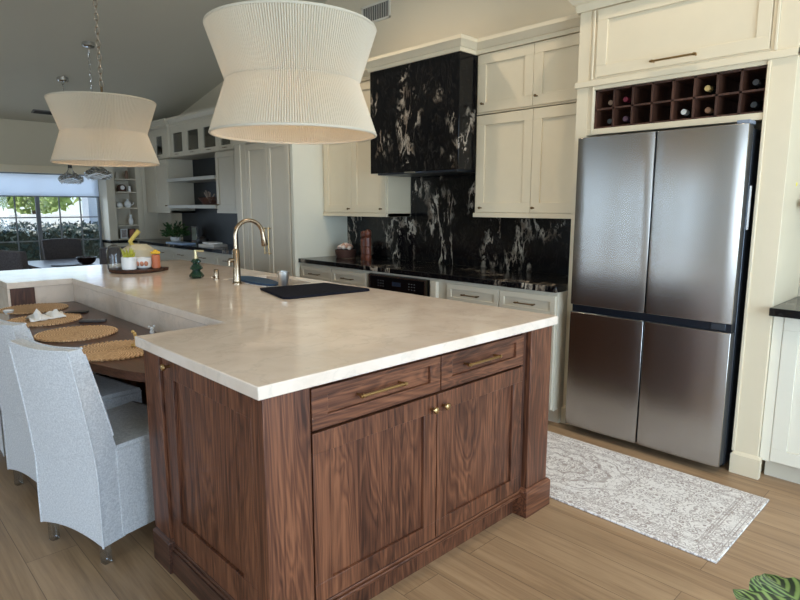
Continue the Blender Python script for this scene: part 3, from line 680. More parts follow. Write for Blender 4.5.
# ================================================================== DINING CHAIRS AT THE ISLAND TABLE
def make_chair():
    t = thing('slipcovered_chair', 'nearest of the slipcovered white linen chairs, closest to the walnut island end', 'chair', (0, 0, 0), 0, 'slipcovered dining chairs along the bowed table')
    def rear(z): q = max(0, (z-.36)/.54); return -.08*q**1.3
    def halfw(z): q = z/.9; return .203-.012*max(0, (z-.45)/.45)+.004*(1-q)
    # backrest with outside cover down to the hem (arched hem at the back)
    mb = MB(); nz, ny = 26, 16
    def ring(z, iz):
        hw = halfw(z); th = .105-.045*max(0, (z-.45)/.45); xr = rear(z)
        pts = []
        for j in range(ny+1):
            s_ = -1+2*j/ny; zz = z
            if iz == 0: zz = z+.028*(1-s_*s_)
            if iz == nz: zz = z-.008-.010*math.cos(s_*PI/2)
            pts.append((xr+.014*(s_*s_)*((z/.9)**2), s_*hw, zz))
        for j in range(ny, -1, -1):
            s_ = -1+2*j/ny; zz = z
            if iz == 0: zz = z+.028*(1-s_*s_)
            if iz == nz: zz = z-.008-.010*math.cos(s_*PI/2)
            pts.append((xr+th+.014*(s_*s_)*((z/.9)**2), s_*(hw-.004), zz))
        return pts
    m = 2*(ny+1)
    for iz in range(nz+1): mb.v += ring(.085+(.9-.085)*iz/nz, iz)
    for iz in range(nz):
        for k in range(m):
            q = (k+1) % m; mb.f.append((iz*m+k, iz*m+q, (iz+1)*m+q, (iz+1)*m+k))
    for base in (0, nz*m):
        for j in range(ny):
            mb.f.append((base+j, base+j+1, base+m-2-j, base+m-1-j))
    bk = mb.build('backrest', LINEN, t, local=True, sharp=50, bevel=.008)
    mb = MB()
    for s_ in (-1, 1):
        for off in (0, 1):
            pts = []
            for iz in range(nz+1):
                z = .085+(.9-.085)*iz/nz; th = (.105-.045*max(0, (z-.45)/.45))*off
                if off and z < .5: continue
                pts.append((rear(z)+th+.014*((z/.9)**2), s_*(halfw(z)+(.001 if not off else -.003)), z+.003*(iz == nz)))
            mb.tube(pts[:-1], .0038, 6)
    for off in (0, 1):
        z = .9; th = .06*off
        mb.tube([(rear(z)+th+.014*(s_*s_), s_*(halfw(z)-.002), z-.007-.010*math.cos(s_*PI/2)) for s_ in [-1+2*j/16 for j in range(17)]], .0038, 6)
    mb.build('piping', LINEN, bk, local=True)
    # seat block + skirt, slightly wider at the front
    mb = MB(); x0, x1 = .09, .49; a0, a1 = .206, .235
    lv = [(.095, .004), (.2, .002), (.40, 0), (.455, 0), (.475, -.012)]
    n = 0; vs = []
    for z, o in lv:
        pr = []
        for i in range(9): q = i/8; pr.append((x0+(x1-x0)*q, -(a0+(a1-a0)*q+o)))
        for i in range(9): q = i/8; pr.append((x1+o, -(a1)+2*a1*q if 0 < i < 8 else (-(a1+o) if i == 0 else a1+o)))
        for i in range(8, -1, -1): q = i/8; pr.append((x0+(x1-x0)*q, (a0+(a1-a0)*q+o)))
        n = len(pr); vs += [(a, b, z) for a, b in pr]
    mb.v += vs
    for k in range(len(lv)-1):
        for i in range(n):
            q = (i+1) % n; mb.f.append((k*n+i, k*n+q, (k+1)*n+q, (k+1)*n+i))
    L = (len(lv)-1)*n; mb.f.append(tuple(L+i for i in range(n))); mb.f.append(tuple(reversed(range(n))))
    st = mb.build('seat', LINEN, t, local=True, sharp=50)
    mb = MB()
    for s_ in (-1, 1): mb.tube([(x0, s_*a0, .458), (x1, s_*a1, .458)], .0035, 6)
    mb.tube([(x1, -a1, .458), (x1, a1, .458)], .0035, 6); mb.build('piping', LINEN, st, local=True)
    for (x, y) in ((.03, .175), (.03, -.175), (.455, .2), (.455, -.2)):
        tag(MB().box(x-.016, x+.016, y-.016, y+.016, 0, .12).build('leg', ACRYL, t, local=True, bevel=.003), 'clear acrylic leg')
    return t
ch0 = make_chair()
ch0.location = (-.224, 1.137, 0); ch0.rotation_euler[2] = math.radians(17)
for (x, y, a, lb) in ((-.235, 1.826, 10, 'second slipcovered white linen chair from the walnut island end'), (-.262, 2.44, 3, 'third slipcovered linen chair, mostly hidden at the left edge of the photo'),):
    c = copy_tree(ch0); c.location = (x, y, 0); c.rotation_euler[2] = math.radians(a); c['label'] = lb

# ================================================================== PENDANTS
def torus_link(mb, c, L, W_, rr, turn):
    pts = []
    for i in range(14):
        a = 2*PI*i/14; uu = W_/2*math.cos(a); v_ = (L/2)*math.sin(a)
        pts.append((c[0]+uu*math.cos(turn), c[1]+uu*math.sin(turn), c[2]+v_))
    mb.tube(pts, rr, 6, closed=True)
def make_pendant(x, y, lb):
    zb_ = 1.695; R1, RW, R2, HW, HT = .323, .256, .324, .198, .402
    t = thing('corded_pendant_lamp', lb, 'pendant lamp', (x, y, zb_), 0, 'hourglass cord pendants above the island')
    NC = 216; SEG = NC*6
    def shell(r0, r1, z0, z1):
        mb = MB(); K = 10
        for k in range(K+1):
            q = k/K; rr = r0+(r1-r0)*q; z = z0+(z1-z0)*q
            for i in range(SEG):
                a = 2*PI*i/SEG; rd = rr+.0048*(abs(math.cos(a*NC/2))**1.0*2-1)
                mb.v.append((rd*math.cos(a), rd*math.sin(a), z))
        for k in range(K):
            for i in range(SEG):
                q = (i+1) % SEG; mb.f.append((k*SEG+i, k*SEG+q, (k+1)*SEG+q, (k+1)*SEG+i))
        return mb
    def rim(rr, z, w_): return MB().tube([(rr*math.cos(2*PI*i/96), rr*math.sin(2*PI*i/96), z) for i in range(96)], w_, 8, closed=True)
    lo = shell(R1, RW, .004, HW).build('lower_shade', CORD, t, local=True, sharp=180)
    up = shell(RW, R2, HW, HT-.004).build('upper_shade', CORD, t, local=True, sharp=180)
    RIMC = CORD
    rim(R1, .003, .0055).build('rim', RIMC, lo, local=True); rim(R2, HT-.003, .0055).build('rim', RIMC, up, local=True)
    rim(RW-.002, HW, .003).build('waist_ring', RIMC, up, local=True)
    # spider, stem, sockets, bulbs
    mb = MB()
    for i in range(4): a = PI/4+i*PI/2; mb.tube([(0, 0, HT+.0), (R2*.99*math.cos(a), R2*.99*math.sin(a), HT-.006)], .003, 6)
    for i in range(3): a = i*2*PI/3; mb.tube([(0, 0, .3), (.09*math.cos(a), .09*math.sin(a), .28)], .006, 6); mb.lathe((.09*math.cos(a), .09*math.sin(a), .22), [(.014, 0), (.014, .065)], 12)
    mb.tube([(0, 0, .3), (0, 0, HT+.09)], .007, 8); mb.build('frame', PEWTER, t, local=True)
    em = NM('warm_bulb'); em.b.inputs['Emission Color'].default_value = (1, .62, .32, 1); em.b.inputs['Emission Strength'].default_value = 3; em.b.inputs['Base Color'].default_value = (1, .8, .6, 1)
    for i in range(3):
        a = i*2*PI/3; MB().lathe((.09*math.cos(a), .09*math.sin(a), .15), [(.005, 0), (.02, .01), (.028, .03), (.02, .055), (.012, .072)], 14).build('bulb', em.m, t, local=True)
    ztop = ceil_z(y)-zb_ if y > ridge else ceil_z(2*ridge-y)-zb_
    mb = MB(); z = HT+.11; k = 0
    while z < ztop-.05: torus_link(mb, (0, 0, z), .052, .024, .0032, (k % 2)*PI/2); z += .041; k += 1
    tag(mb.build('chain', plain('pale_bronze_chain', (150, 138, 122), .3, .8), t, local=True), 'bronze link chain')
    MB().lathe((0, 0, ztop-.04), [(.012, 0), (.06, .012), (.065, .03)], 24).build('canopy', PEWTER, t, local=True)
    pl = light('pendant_bulb_light', 'POINT', (x, y, zb_+.13), 2.0, (1, .66, .38), shadow_soft_size=.05); pl.parent = t; pl.location = (0, 0, .12)
    return t
make_pendant(.574, .63, 'nearest large hourglass pendant lamp of cream cord, top centre of the photo')
make_pendant(.591, 2.85, 'farther hourglass pendant lamp of cream cord hanging left on its chain')

# glass pendants over the nook table
def make_glass_pendant(x, y, zc, lb):
    t = thing('glass_pendant', lb, 'pendant lamp', (x, y, zc-.1), 0, 'clear glass pendants above the nook table')
    prof = [(.022, .16), (.026, .12), (.045, .09), (.10, .05), (.13, .015), (.12, -.02), (.07, -.04), (.001, -.045)]
    g = MB().lathe((0, 0, .1), prof, 24, cap=False).build('glass_shade', glass('ribbed_glass', (.93, .95, .96, 1), .05, .93), t, local=True)
    mb = MB()
    for k in range(9):
        q = k/8; z = .15-q*.10; rr = .05+.086*math.sin(PI*min(1, .06+q*.72)); 
        rr = min(.136, rr); n = 22
        mb.tube([((rr+.004*math.sin(6*a_))*math.cos(a_), (rr+.004*math.sin(6*a_))*math.sin(a_), .04+z-.02+.012*math.sin(5*a_+k)) for a_ in [2*PI*i/n for i in range(n)]], .0045, 6, closed=True)
        if k == 4: mb.build('rib', CHROME, g, local=True); mb = MB()
    mb.build('rib', plain('bright_glass_rib', (236, 240, 244), .1), g, local=True)
    MB().lathe((0, 0, .24), [(.022, 0), (.022, .05), (.008, .06)], 12).build('socket', BLACK, t, local=True)
    zt = ceil_z(y)-(zc-.1); mb = MB(); z = .31
    while z < zt-.04: torus_link(mb, (0, 0, z), .05, .02, .003, random.random()*3); z += .045
    mb.build('chain', CHROME, t, local=True)
    MB().lathe((0, 0, zt-.05), [(.01, 0), (.05, .008), (.062, .022), (.062, .06)], 20).build('canopy', CHROME, t, local=True)
make_glass_pendant(1.36, 6.44, 1.715, 'ribbed clear glass pendant nearer the window, left of its twin')
make_glass_pendant(1.36, 5.47, 1.735, 'ribbed clear glass pendant right of its twin, below the cord lamp')

# ================================================================== FRIDGE
YL, YR = .444, -.466
fr = thing('refrigerator', 'wide stainless steel four-door refrigerator built into the cream tower', 'refrigerator', (2.75, (YL+YR)/2, 0))
ym = -.018
MB().box(2.545, 3.04, YR+.004, YL-.004, .03, 1.80).build('body', DSTEEL, fr, bevel=.004)
MB().box(2.535, 2.56, YR+.02, YL-.02, .05, 1.79).build('gasket', BLACK, fr)
def fdoor(y0, y1, z0, z1, lip):
    mb = MB(); K = 14; X0 = 2.449; zz = [z0, z0+.004, z1-.004, z1]
    # gently bowed front, sides, back
    fr_ = []
    for k in range(K+1):
        q = k/K; y = y0+(y1-y0)*q; e_ = min(q, 1-q)*(y1-y0); rd = .0 if e_ > .008 else .004*(1-e_/.008)
        fr_.append((X0+rd+.0-.003*math.sin(PI*q), y))
    poly = [(2.462, y0), *fr_, (2.462, y1)]
    mb.prism(poly, z0, z1); o = mb.build('door', STEEL, fr, bevel=.002, sharp=30)
    MB().box(2.462, 2.53, y0+.001, y1-.001, z0+.001, z1-.001).build('door_edge', DSTEEL, o, bevel=.003)
fdoor(ym+.004, YL, .822, 1.816, 0); fdoor(YR, ym-.004, .822, 1.816, 0); fdoor(ym+.004, YL, .048, .775, 0); fdoor(YR, ym-.004, .048, .775, 0)
MB().box(2.47, 2.53, YR+.004, YL-.004, .776, .821).build('grip_channel', plain('dark_channel', (34, 38, 46), .3, .5), fr)
for y in (ym+.03, YL-.05): pass
MB().box(2.462, 2.50, YR+.03, YR+.10, .782, .818).build('door_hinge', DSTEEL, fr, bevel=.002)
MB().box(2.46, 2.55, YR+.0, YR+.06, 1.817, 1.835).build('hinge_cover', plain('grey_hinge', (120, 128, 140), .4), fr, bevel=.003)
MB().box(2.56, 2.585, YR+.0, YR+.004, 1.30, 1.52).build('label_strip', PAPER, fr)
for y in (YL-.05, YR+.05): MB().lathe((2.6, y, 0), [(.02, 0), (.02, .035)], 12).build('foot', BLACK, fr)

# ================================================================== FRIDGE TOWER
tw = thing('refrigerator_tower', 'tall cream cabinet surround with wine rack around the refrigerator', 'cabinet', (2.8, 0, 0))
XT = 2.574; PLo, PRo = .537, -.612; PLi, PRi = .462, -.492
ZT = 2.56
MB().box(XT, 3.065, PLi, PLo, 0, ZT).build('side_panel', CREAM, tw, bevel=.002)
sp_ = MB().box(XT, 3.065, PRo, PRi, 0, ZT).build('side_panel', CREAM, tw, bevel=.002)
MB().box(XT+.003, XT+.05, .42, PLi, 1.84, ZT).build('stile', CREAM, tw, bevel=.002)
mb = plinth(MB(), XT-.016, 2.596, PRo-.016, PRi+.004, .125, .02); mb.build('plinth', CREAM, tw)
plinth(MB(), XT-.016, 2.66, PLi-.004, PLo, .125, .02).build('plinth', CREAM, tw)
MB().box(XT-.014, XT, PRo-.012, PLo+.01, 2.122, 2.158).box(XT-.014, 3.06, PRo-.012, PRo, 2.122, 2.158).build('ledge', CREAM, tw, bevel=.003)
MB().box(XT, XT+.06, PRi, .42, 2.10, 2.175).build('top_rail', CREAM, tw)
MB().box(XT, XT+.06, PRi, PLi, 1.842, 1.876).build('bottom_rail', CREAM, tw, bevel=.002)
MB().box(XT-.01, XT, PRi-.012, PRi+.004, .12, 2.12).box(XT-.01, XT, .42, .432, 1.85, 2.12).box(XT-.01, XT, .432, .446, 2.16, 2.55).box(XT-.01, XT, PRi-.03, PRi-.016, 2.16, 2.55).build('bead', CREAM, tw, bevel=.003)
MB().box(XT+.01, XT+.4, PRi, .42, 2.176, ZT).build('carcass', CREAM, tw)
dr = shaker('x', XT+.01, PRi+.004, .416, 2.172, 2.548, .062, .02, .01).build('door', CREAM, tw, bevel=.0015)
pull('x', XT-.01, -.04, 2.202, ln=.22, rr=.0055).build('handle', BRASS, dr)
wr = MB(); Y0, Y1, Z0, Z1 = PRi, .42, 1.876, 2.10
wr.box(2.90, 2.92, Y0, Y1, Z0, Z1)
for i in range(9): y = Y0+.006+(Y1-Y0-.012)*i/8; wr.box(XT+.012, 2.90, y-.006, y+.006, Z0, Z1)
for i in range(3): z = Z0+.005+(Z1-Z0-.01)*i/2; wr.box(XT+.012, 2.90, Y0, Y1, z-.005, z+.005)
tag(wr.build('wine_rack', DARKW, tw), 'dark walnut wine cubbies')
MB().box(XT, XT+.008, Y0-.001, Y1, Z1, Z1+.001).build('trim_strip', CREAM, tw)
MB().box(2.9, 2.92, PRi, PLi, 0, 1.84)
MB().lathe((2.79, PRo-.001, 1.53), [(.011, 0), (.011, .0015)], 12, 'y').build('yellow_sticker', plain('yellow_sticker', (236, 224, 60), .6), sp_)
CROWN = [(0, 0), (.012, .0), (.014, .028), (.024, .032), (.05, .066), (.056, .070), (.056, .095), (0, .095)]
def crown(name, path, z0, mat, sc=1.0):
    return struct(name, MB().sweep(path, [(o*sc, z0+z*sc) for o, z in CROWN]), mat, sharp=25)
crown('trim_2', [(3.06, PRo), (XT, PRo), (XT, PLo+.001), (2.70, PLo+.001)][::1] if False else [(3.06, PRo), (XT, PRo), (XT, PLo), (2.8, PLo)], 2.555, CREAM, 1.5)
# bottles
def bottle(col, row, lb, cap, xf=2.66):
    y = Y1-.006-(Y1-Y0-.012)*(col-.5)/8; z = (Z0+.010, Z0+(Z1-Z0)/2+.006)[row]+.038
    t = thing('wine_bottle', lb, 'bottle', (xf+.12, y, z-.037), 0, 'wine bottles in the rack above the refrigerator')
    MB().lathe((xf, y, z), [(.013, 0), (.013, .06), (.016, .09), (.034, .12), (.037, .14), (.037, .2)], 18, 'x').build('glass', plain('dark_bottle_glass', (24, 26, 24), .15), t)
    MB().lathe((xf-.004, y, z), [(.0145, 0), (.0155, .003), (.0155, .045)], 18, 'x').build('foil', cap, t)
G = lambda n, c, m=0, r_=.35: plain(n, c, r_, m)
bottle(1, 1, 'bottle with tan cork end, top row, leftmost cubby', G('tan_cork', (150, 118, 92)))
bottle(2, 1, 'bottle with glossy burgundy foil in the top row', G('burgundy_foil', (120, 40, 56), .3), 2.62)
bottle(6, 1, 'bottle with gold foil in the top row', G('gold_foil', (214, 184, 120), .4), 2.61)
bottle(8, 1, 'bottle with black foil in the top right cubby', G('charcoal_foil', (62, 62, 64)), 2.62)
bottle(1, 0, 'bottle with charcoal foil, bottom row, leftmost cubby', G('charcoal_foil_b', (66, 70, 66)))
bottle(2, 0, 'bottle with purple and silver foil in the bottom row', G('purple_foil', (118, 90, 104), .5), 2.63)
bottle(5, 0, 'bottle with shiny white foil in the bottom row', G('white_foil', (214, 214, 206), .3), 2.61)
bottle(6, 0, 'bottle with small copper cork end in the bottom row', G('copper_cork', (168, 124, 92)), 2.64)
bottle(8, 0, 'bottle with black foil in the bottom right cubby', G('black_foil', (54, 58, 60)), 2.62)

# ================================================================== KITCHEN RUN (right wall)
XB = 2.46; YE = 3.345
bc = thing('base_cabinets', 'cream base cabinets with shaker drawers under the black granite', 'cabinet', (2.76, 1.9, 0))
MB().box(XB+.0, 3.065, .54, 1.64, .1, .879).box(XB, 3.065, 2.34, YE, .1, .879).box(XB+.55, 3.065, 1.64, 2.34, .1, .879).box(XB, 3.065, 1.64, 2.34, .1, .26).box(XB, 3.065, 1.64, 2.34, .862, .879).build('carcass', GREIGE, bc)
MB().box(XB+.07, 3.06, .54, YE, 0, .1).build('toe_kick', GREIGE, bc)
def kdrawer(y0, y1, z0=.722, z1=.855, pl=True, nm='drawer'):
    o = shaker('x', XB, y0, y1, z0, z1, .038 if z1-z0 < .2 else .055, .02, .008).build(nm, GREIGE, bc, bevel=.0012)
    if pl: pull('x', XB-.02, (y0+y1)/2, (z0+z1)/2, ln=.13).build('handle', PEWTER, o)
kdrawer(.545, .975); kdrawer(.985, 1.45); kdrawer(2.36, 2.83); kdrawer(2.84, 3.315)
for a, b_ in ((.545, .975), (.985, 1.45), (2.36, 2.83), (2.84, 3.315)): kdrawer(a, b_, .11, .712, False, 'door')
MB().box(XB-.035, XB, 1.545, 1.60, .1, .858).build('pilaster', GREIGE, bc, bevel=.003)
plinth(MB(), XB-.045, XB, 1.535, 1.61, .72, .01)
ovn = thing('built_in_oven', 'black glass oven with stainless frame under the black granite', 'oven', (2.7, 1.99, .27))
MB().box(XB-.005, XB+.5, 1.66, 2.325, .265, .858).build('body', DSTEEL, ovn)
fm = MB(); ob(fm, 'x', XB, 1.66, 2.325, .845, .857, 0, .024); ob(fm, 'x', XB, 1.66, 2.325, .725, .738, 0, .024); ob(fm, 'x', XB, 1.66, 1.678, .738, .845, 0, .024); ob(fm, 'x', XB, 2.307, 2.325, .738, .845, 0, .024); fm.build('frame', STEEL, ovn)
fp = MB(); ob(fp, 'x', XB, 1.678, 2.307, .738, .845, 0, .02); cp = fp.build('control_panel', plain('black_glass', (12, 12, 14), .08), ovn)
mb = MB()
for i in range(3):
    for j in range(3):
        for s_ in (1.78, 2.14): ob(mb, 'x', XB, s_+i*.03, s_+.012+i*.03, .765+j*.022, .769+j*.022, .02, .0206)
mb.build('button_marks', G('grey_marks', (120, 120, 122)), cp)
mb = MB(); ob(mb, 'x', XB, 1.94, 2.04, .778, .812, .02, .0206); mb.build('display', G('display_glass', (40, 46, 60), 0, .1), cp)
fd = MB(); ob(fd, 'x', XB, 1.665, 2.32, .27, .72, 0, .024); dd_ = fd.build('door', plain('black_glass_door', (14, 14, 16), .08), ovn, bevel=.003)
pull('x', XB-.024, 1.99, .68, ln=.5, rr=.009).build('handle', CHROME, dd_)
single('granite_worktop', 'black granite worktop with cream veins along the kitchen wall', 'worktop', (2.75, 1.94, .88), MB().box(2.432, 3.068, .538, YE, .88, .92), GRAN2, bevel=.004)
single('granite_backsplash', 'black granite backsplash with cream veins behind the range hood', 'backsplash', (3.06, 1.94, .92), MB().cells([0, 1, 2, 3], [0, 1], lambda i, j: False, 0, 1).box(3.045, 3.069, .538, YE, .921, 1.33).box(3.045, 3.069, 1.463, 2.427, 1.33, 1.684), granite('veined_backsplash_granite', (.4, 0, 0), .47))
# upper cabinets
XU = 2.76
def upper(name, lb, y0, y1, seam, z0, z1, knobs, side=True):
    t = thing(name, lb, 'wall cabinet', (2.9, (y0+y1)/2, z0), 0)
    MB().box(XU, 3.044 if z0 < 1.7 else 3.068, y0, y1, z0, z1).build('carcass', CREAM, t, bevel=.002)
    if z0 < 1.6: MB().box(XU-.022, 3.04, y0, y1, z0-.0, z0+.032).build('light_rail', CREAM, t, bevel=.002)
    zz = z0+.036 if z0 < 1.6 else z0+.012
    for (a, b_, k) in ((y0+.008 if y0 > .6 else y0+.004, seam-.002, 0), (seam+.002, y1-.022, 1)):
        o = shaker('x', XU, a, b_, zz, z1-.006, .07, .02, .01).build('door', CREAM, t, bevel=.0015)
        knob('x', XU-.02, (knobs[k]), z0+.07, .010).build('knob', PEWTER, o)
    return t
upper('upper_cabinet', 'tall cream wall cabinet directly right of the granite hood', .54, 1.46, .955, 1.335, 2.078, (.925, 1.385))
upper('upper_cabinet', 'short cream cabinet above the tall one, right of the hood', .54, 1.46, .965, 2.083, 2.505, (.93, 1.385))
upper('upper_cabinet', 'tall cream wall cabinet left of the granite hood', 2.43, YE, 2.90, 1.322, 2.078, (2.49, 2.935))
upper('upper_cabinet', 'short cream cabinet above the tall one, left of the hood', 2.43, YE, 2.90, 2.083, 2.505, (2.49, 2.935))
hd = thing('range_hood', 'boxy range hood clad in black granite with cream veins', 'range hood', (2.8, 1.94, 1.685))
MB().box(2.56, 3.06, 1.462, 2.428, 1.685, 2.505).build('granite_shell', GRAN, hd, bevel=.003)
MB().box(2.60, 3.0, 1.51, 2.38, 1.672, 1.686).build('filter_insert', DSTEEL, hd)
MB().box(2.558, 2.62, 1.90, 2.02, 1.676, 1.686).build('switch_strip', CHROME, hd)
crown('trim_3', [(2.74, .54), (2.74, 1.462), (2.56, 1.462), (2.56, 2.428), (2.74, 2.428), (2.74, YE)], 2.503, CREAM)
MB()
struct('trim_4', MB().box(2.74, 3.069, .54, YE, 2.505, 2.58).box(2.57, 2.74, 1.47, 2.42, 2.505, 2.58), CREAM)
# items on the granite
bk = thing('egg_basket', 'small dark wicker basket of eggs at the left end of the granite worktop', 'basket', (2.83, 3.11, .92))
mb = MB()
for k in range(7):
    z = .926+k*.011; rr = .085+.012*math.sin(k/6*PI/2)
    mb.tube([(2.83+(rr+.003*math.sin(14*a+k*PI))*math.cos(a), 3.11+(rr+.003*math.sin(14*a+k*PI))*math.sin(a), z) for a in [2*PI*i/56 for i in range(56)]], .006, 6, closed=True)
mb.lathe((2.83, 3.11, .921), [(.08, 0), (.08, .006)], 24); mb.build('weave', G('dark_wicker', (72, 44, 34), 0, .7), bk)
rg = random.Random(5)
for i in range(16):
    a = i*2.4; rr = .068*math.sqrt(i/16); z = 1.012+.034*(1-(rr/.07)**2)
    c = (2.83+rr*math.cos(a), 3.11+rr*math.sin(a), z)
    place = ('pale', 'tan', 'pinkish')[i % 3]
    o = single('egg', place+' egg heaped with others in the dark wicker basket', 'egg', c, MB().ball(c, .022, .019, .019, 12, 8), G('eggshell_'+place, ((226, 208, 192), (196, 150, 124), (222, 186, 168))[i % 3], 0, .5), 'eggs in the wicker basket')
for (y, lb, h, xx) in ((2.80, 'tall turned cherry wood mill, left of the pair by the backsplash', .27, 2.80), (2.70, 'tall turned cherry wood mill, right of the pair by the backsplash', .285, 2.76)):
    ml = thing('pepper_mill', lb, 'mill', (xx, y, .92), 0, 'pair of cherry wood mills')
    CH = wood('cherry_wood', (66, 32, 22), (98, 52, 36), (126, 74, 52), 'z', .3)
    MB().lathe((xx, y, .92), [(.030, 0), (.033, .01), (.033, .05), (.027, .056), (.032, .062), (.032, .12), (.027, .126), (.032, .132), (.032, h-.075), (.026, h-.07), (.03, h-.062)], 20).build('body', CH, ml)
    MB().lathe((xx, y, .92), [(.028, h-.061), (.032, h-.055), (.032, h-.02), (.025, h-.008), (.008, h)], 20).build('grinder_top', CH, ml)

# pantry (tall double doors) with its end panel
XP = 2.42
pt = thing('pantry_cabinet', 'tall double-door greige pantry beside the granite worktop', 'pantry', (2.74, 3.85, 0))
MB().box(XP, 3.068, 3.39, 4.42, .1, 2.52).build('carcass', GREIGE, pt)
MB().box(XP+.05, 3.06, 3.39, 4.42, 0, .1).build('toe_kick', GREIGE, pt)
tag(MB().box(XP-.02, 3.068, 3.347, 3.39, 0, 2.52).build('end_panel', plain('end_panel_paint_lit', (214, 208, 188), .5, var=.01), pt, bevel=.002), 'side panel with the light on it put into a paler colour')  # end panel painted paler than the doors to carry the light on it
for (a, b_, hy) in ((3.42, 3.80, 3.765), (3.806, 4.20, 3.842)):
    o = shaker('x', XP, a, b_, .12, 2.04, .062, .02, .01).build('door', GREIGE, pt, bevel=.0015)
    pull('x', XP-.02, hy, 1.07, ln=.25, vert=True, rr=.0055).build('handle', BRASS, o)
    shaker('x', XP, a, b_, 2.10, 2.50, .062, .02, .01).build('upper_door', GREIGE, pt, bevel=.0015)
MB().box(XP-.02, XP, 4.205, 4.42, .1, 2.5).box(XP-.03, XP, 4.30, 4.34, .1, 2.5).build('pilaster', GREIGE, pt, bevel=.002)
MB().box(XP-.035, XP, 3.35, 4.42, 2.05, 2.085).build('mid_rail', GREIGE, pt, bevel=.003)
crown('trim_5', [(2.40, 3.35), (2.40, 4.43), (2.68, 4.43), (2.68, 6.66), (2.645, 6.66), (2.645, 7.50)], 2.47, GREIGE)

# ================================================================== BUFFET (far right)
XF = 2.45
bf = thing('buffet_cabinets', 'long pale base cabinets running to the far corner', 'cabinet', (2.76, 5.9, 0))
MB().box(XF, 3.065, 4.425, 7.995, .1, .879).box(2.16, XF, 7.66, 7.995, .1, .879).build('carcass', GREIGE, bf)
MB().box(XF+.06, 3.06, 4.43, 7.99, 0, .1).box(2.18, XF+.06, 7.72, 7.99, 0, .1).build('toe_kick', GREIGE, bf)
ys_ = [4.43, 5.03, 5.63, 6.23, 6.83, 7.6]
for a, b_ in zip(ys_[:-1], ys_[1:]):
    o = shaker('x', XF, a+.004, b_-.004, .70, .862, .045, .02, .008).build('drawer', GREIGE, bf, bevel=.0012); pull('x', XF-.02, (a+b_)/2, .80, ln=.11).build('handle', PEWTER, o)
    shaker('x', XF, a+.004, b_-.004, .11, .692, .055, .02, .008).build('door', GREIGE, bf, bevel=.0012)
o = shaker('y', 7.66, 2.17, XF-.03, .11, .862, .055, .02, .008).build('door', GREIGE, bf, bevel=.0012)
xs = [2.14, 2.42, 3.068]; ys = [4.422, 7.62, 7.995]
single('buffet_worktop', 'dark granite top of the far buffet cabinets', 'worktop', (2.75, 6, .88), MB().cells(xs, ys, lambda i, j: not (i == 0 and j == 0), .88, .92), GRAN2, bevel=.003)
single('buffet_backsplash', 'plain black granite backsplash behind the far buffet', 'backsplash', (3.06, 5.9, .92), MB().box(3.05, 3.069, 4.425, 7.25, .921, 2.06), plain('plain_black_granite', (9, 10, 12), .5, var=.2, scale=30))
XG = 2.70
ub = thing('tall_wall_cabinet', 'narrow pale wall cabinet at the right of the open shelves', 'wall cabinet', (2.87, 4.95, 1.33))
MB().box(XG, 3.048, 4.425, 5.42, 1.33, 2.06).build('carcass', GREIGE, ub); MB().box(XG-.02, 3.048, 4.425, 5.42, 1.33, 1.365).build('light_rail', GREIGE, ub)
o = shaker('x', XG, 4.96, 5.41, 1.37, 2.05, .062, .02, .01).build('door', GREIGE, ub, bevel=.0015); knob('x', XG-.02, 5.36, 1.43, .01).build('knob', PEWTER, o)
shaker('x', XG, 4.50, 4.955, 1.37, 2.05, .062, .02, .01).build('door', GREIGE, ub, bevel=.0015)
lb_ = thing('tall_wall_cabinet', 'narrow pale wall cabinet at the left of the open shelves', 'wall cabinet', (2.87, 7.05, 1.32))
MB().box(XG, 3.048, 6.80, 7.30, 1.32, 2.06).build('carcass', GREIGE, lb_); MB().box(XG-.02, 3.048, 6.80, 7.30, 1.32, 1.35).build('light_rail', GREIGE, lb_)
o = shaker('x', XG, 6.81, 7.28, 1.355, 2.05, .062, .02, .01).build('door', GREIGE, lb_, bevel=.0015); knob('x', XG-.02, 6.87, 1.42, .01).build('knob', PEWTER, o)
for z, lb in ((1.74, 'upper open shelf in the far buffet niche'), (1.385, 'lower open shelf in the far buffet niche holding the basket')):
    single('floating_shelf', lb, 'shelf', (2.9, 6.1, z), MB().box(2.66, 3.049, 5.422, 6.90 if False else 6.798, z, z+.045), plain('pale_grey_shelf', (186, 182, 172), .5), 'open shelves in the buffet niche', bevel=.003)
gc = thing('glass_front_cabinets', 'row of small glass-front cabinets along the top of the buffet wall', 'wall cabinet', (2.87, 5.9, 2.065))
mb = MB(); z0, z1 = 2.065, 2.51
mb.box(3.03, 3.068, 4.425, 7.48, z0, z1).box(2.70, 3.03, 4.425, 7.48, z0, z0+.02).box(2.70, 3.03, 4.425, 7.48, z1-.02, z1)
for y in (4.425, 4.97, 5.44, 5.9, 6.2, 6.62, 6.80, 7.46): mb.box(2.70, 3.03, y, y+.02, z0+.02, z1-.02)
mb.build('carcass', GREIGE, gc)
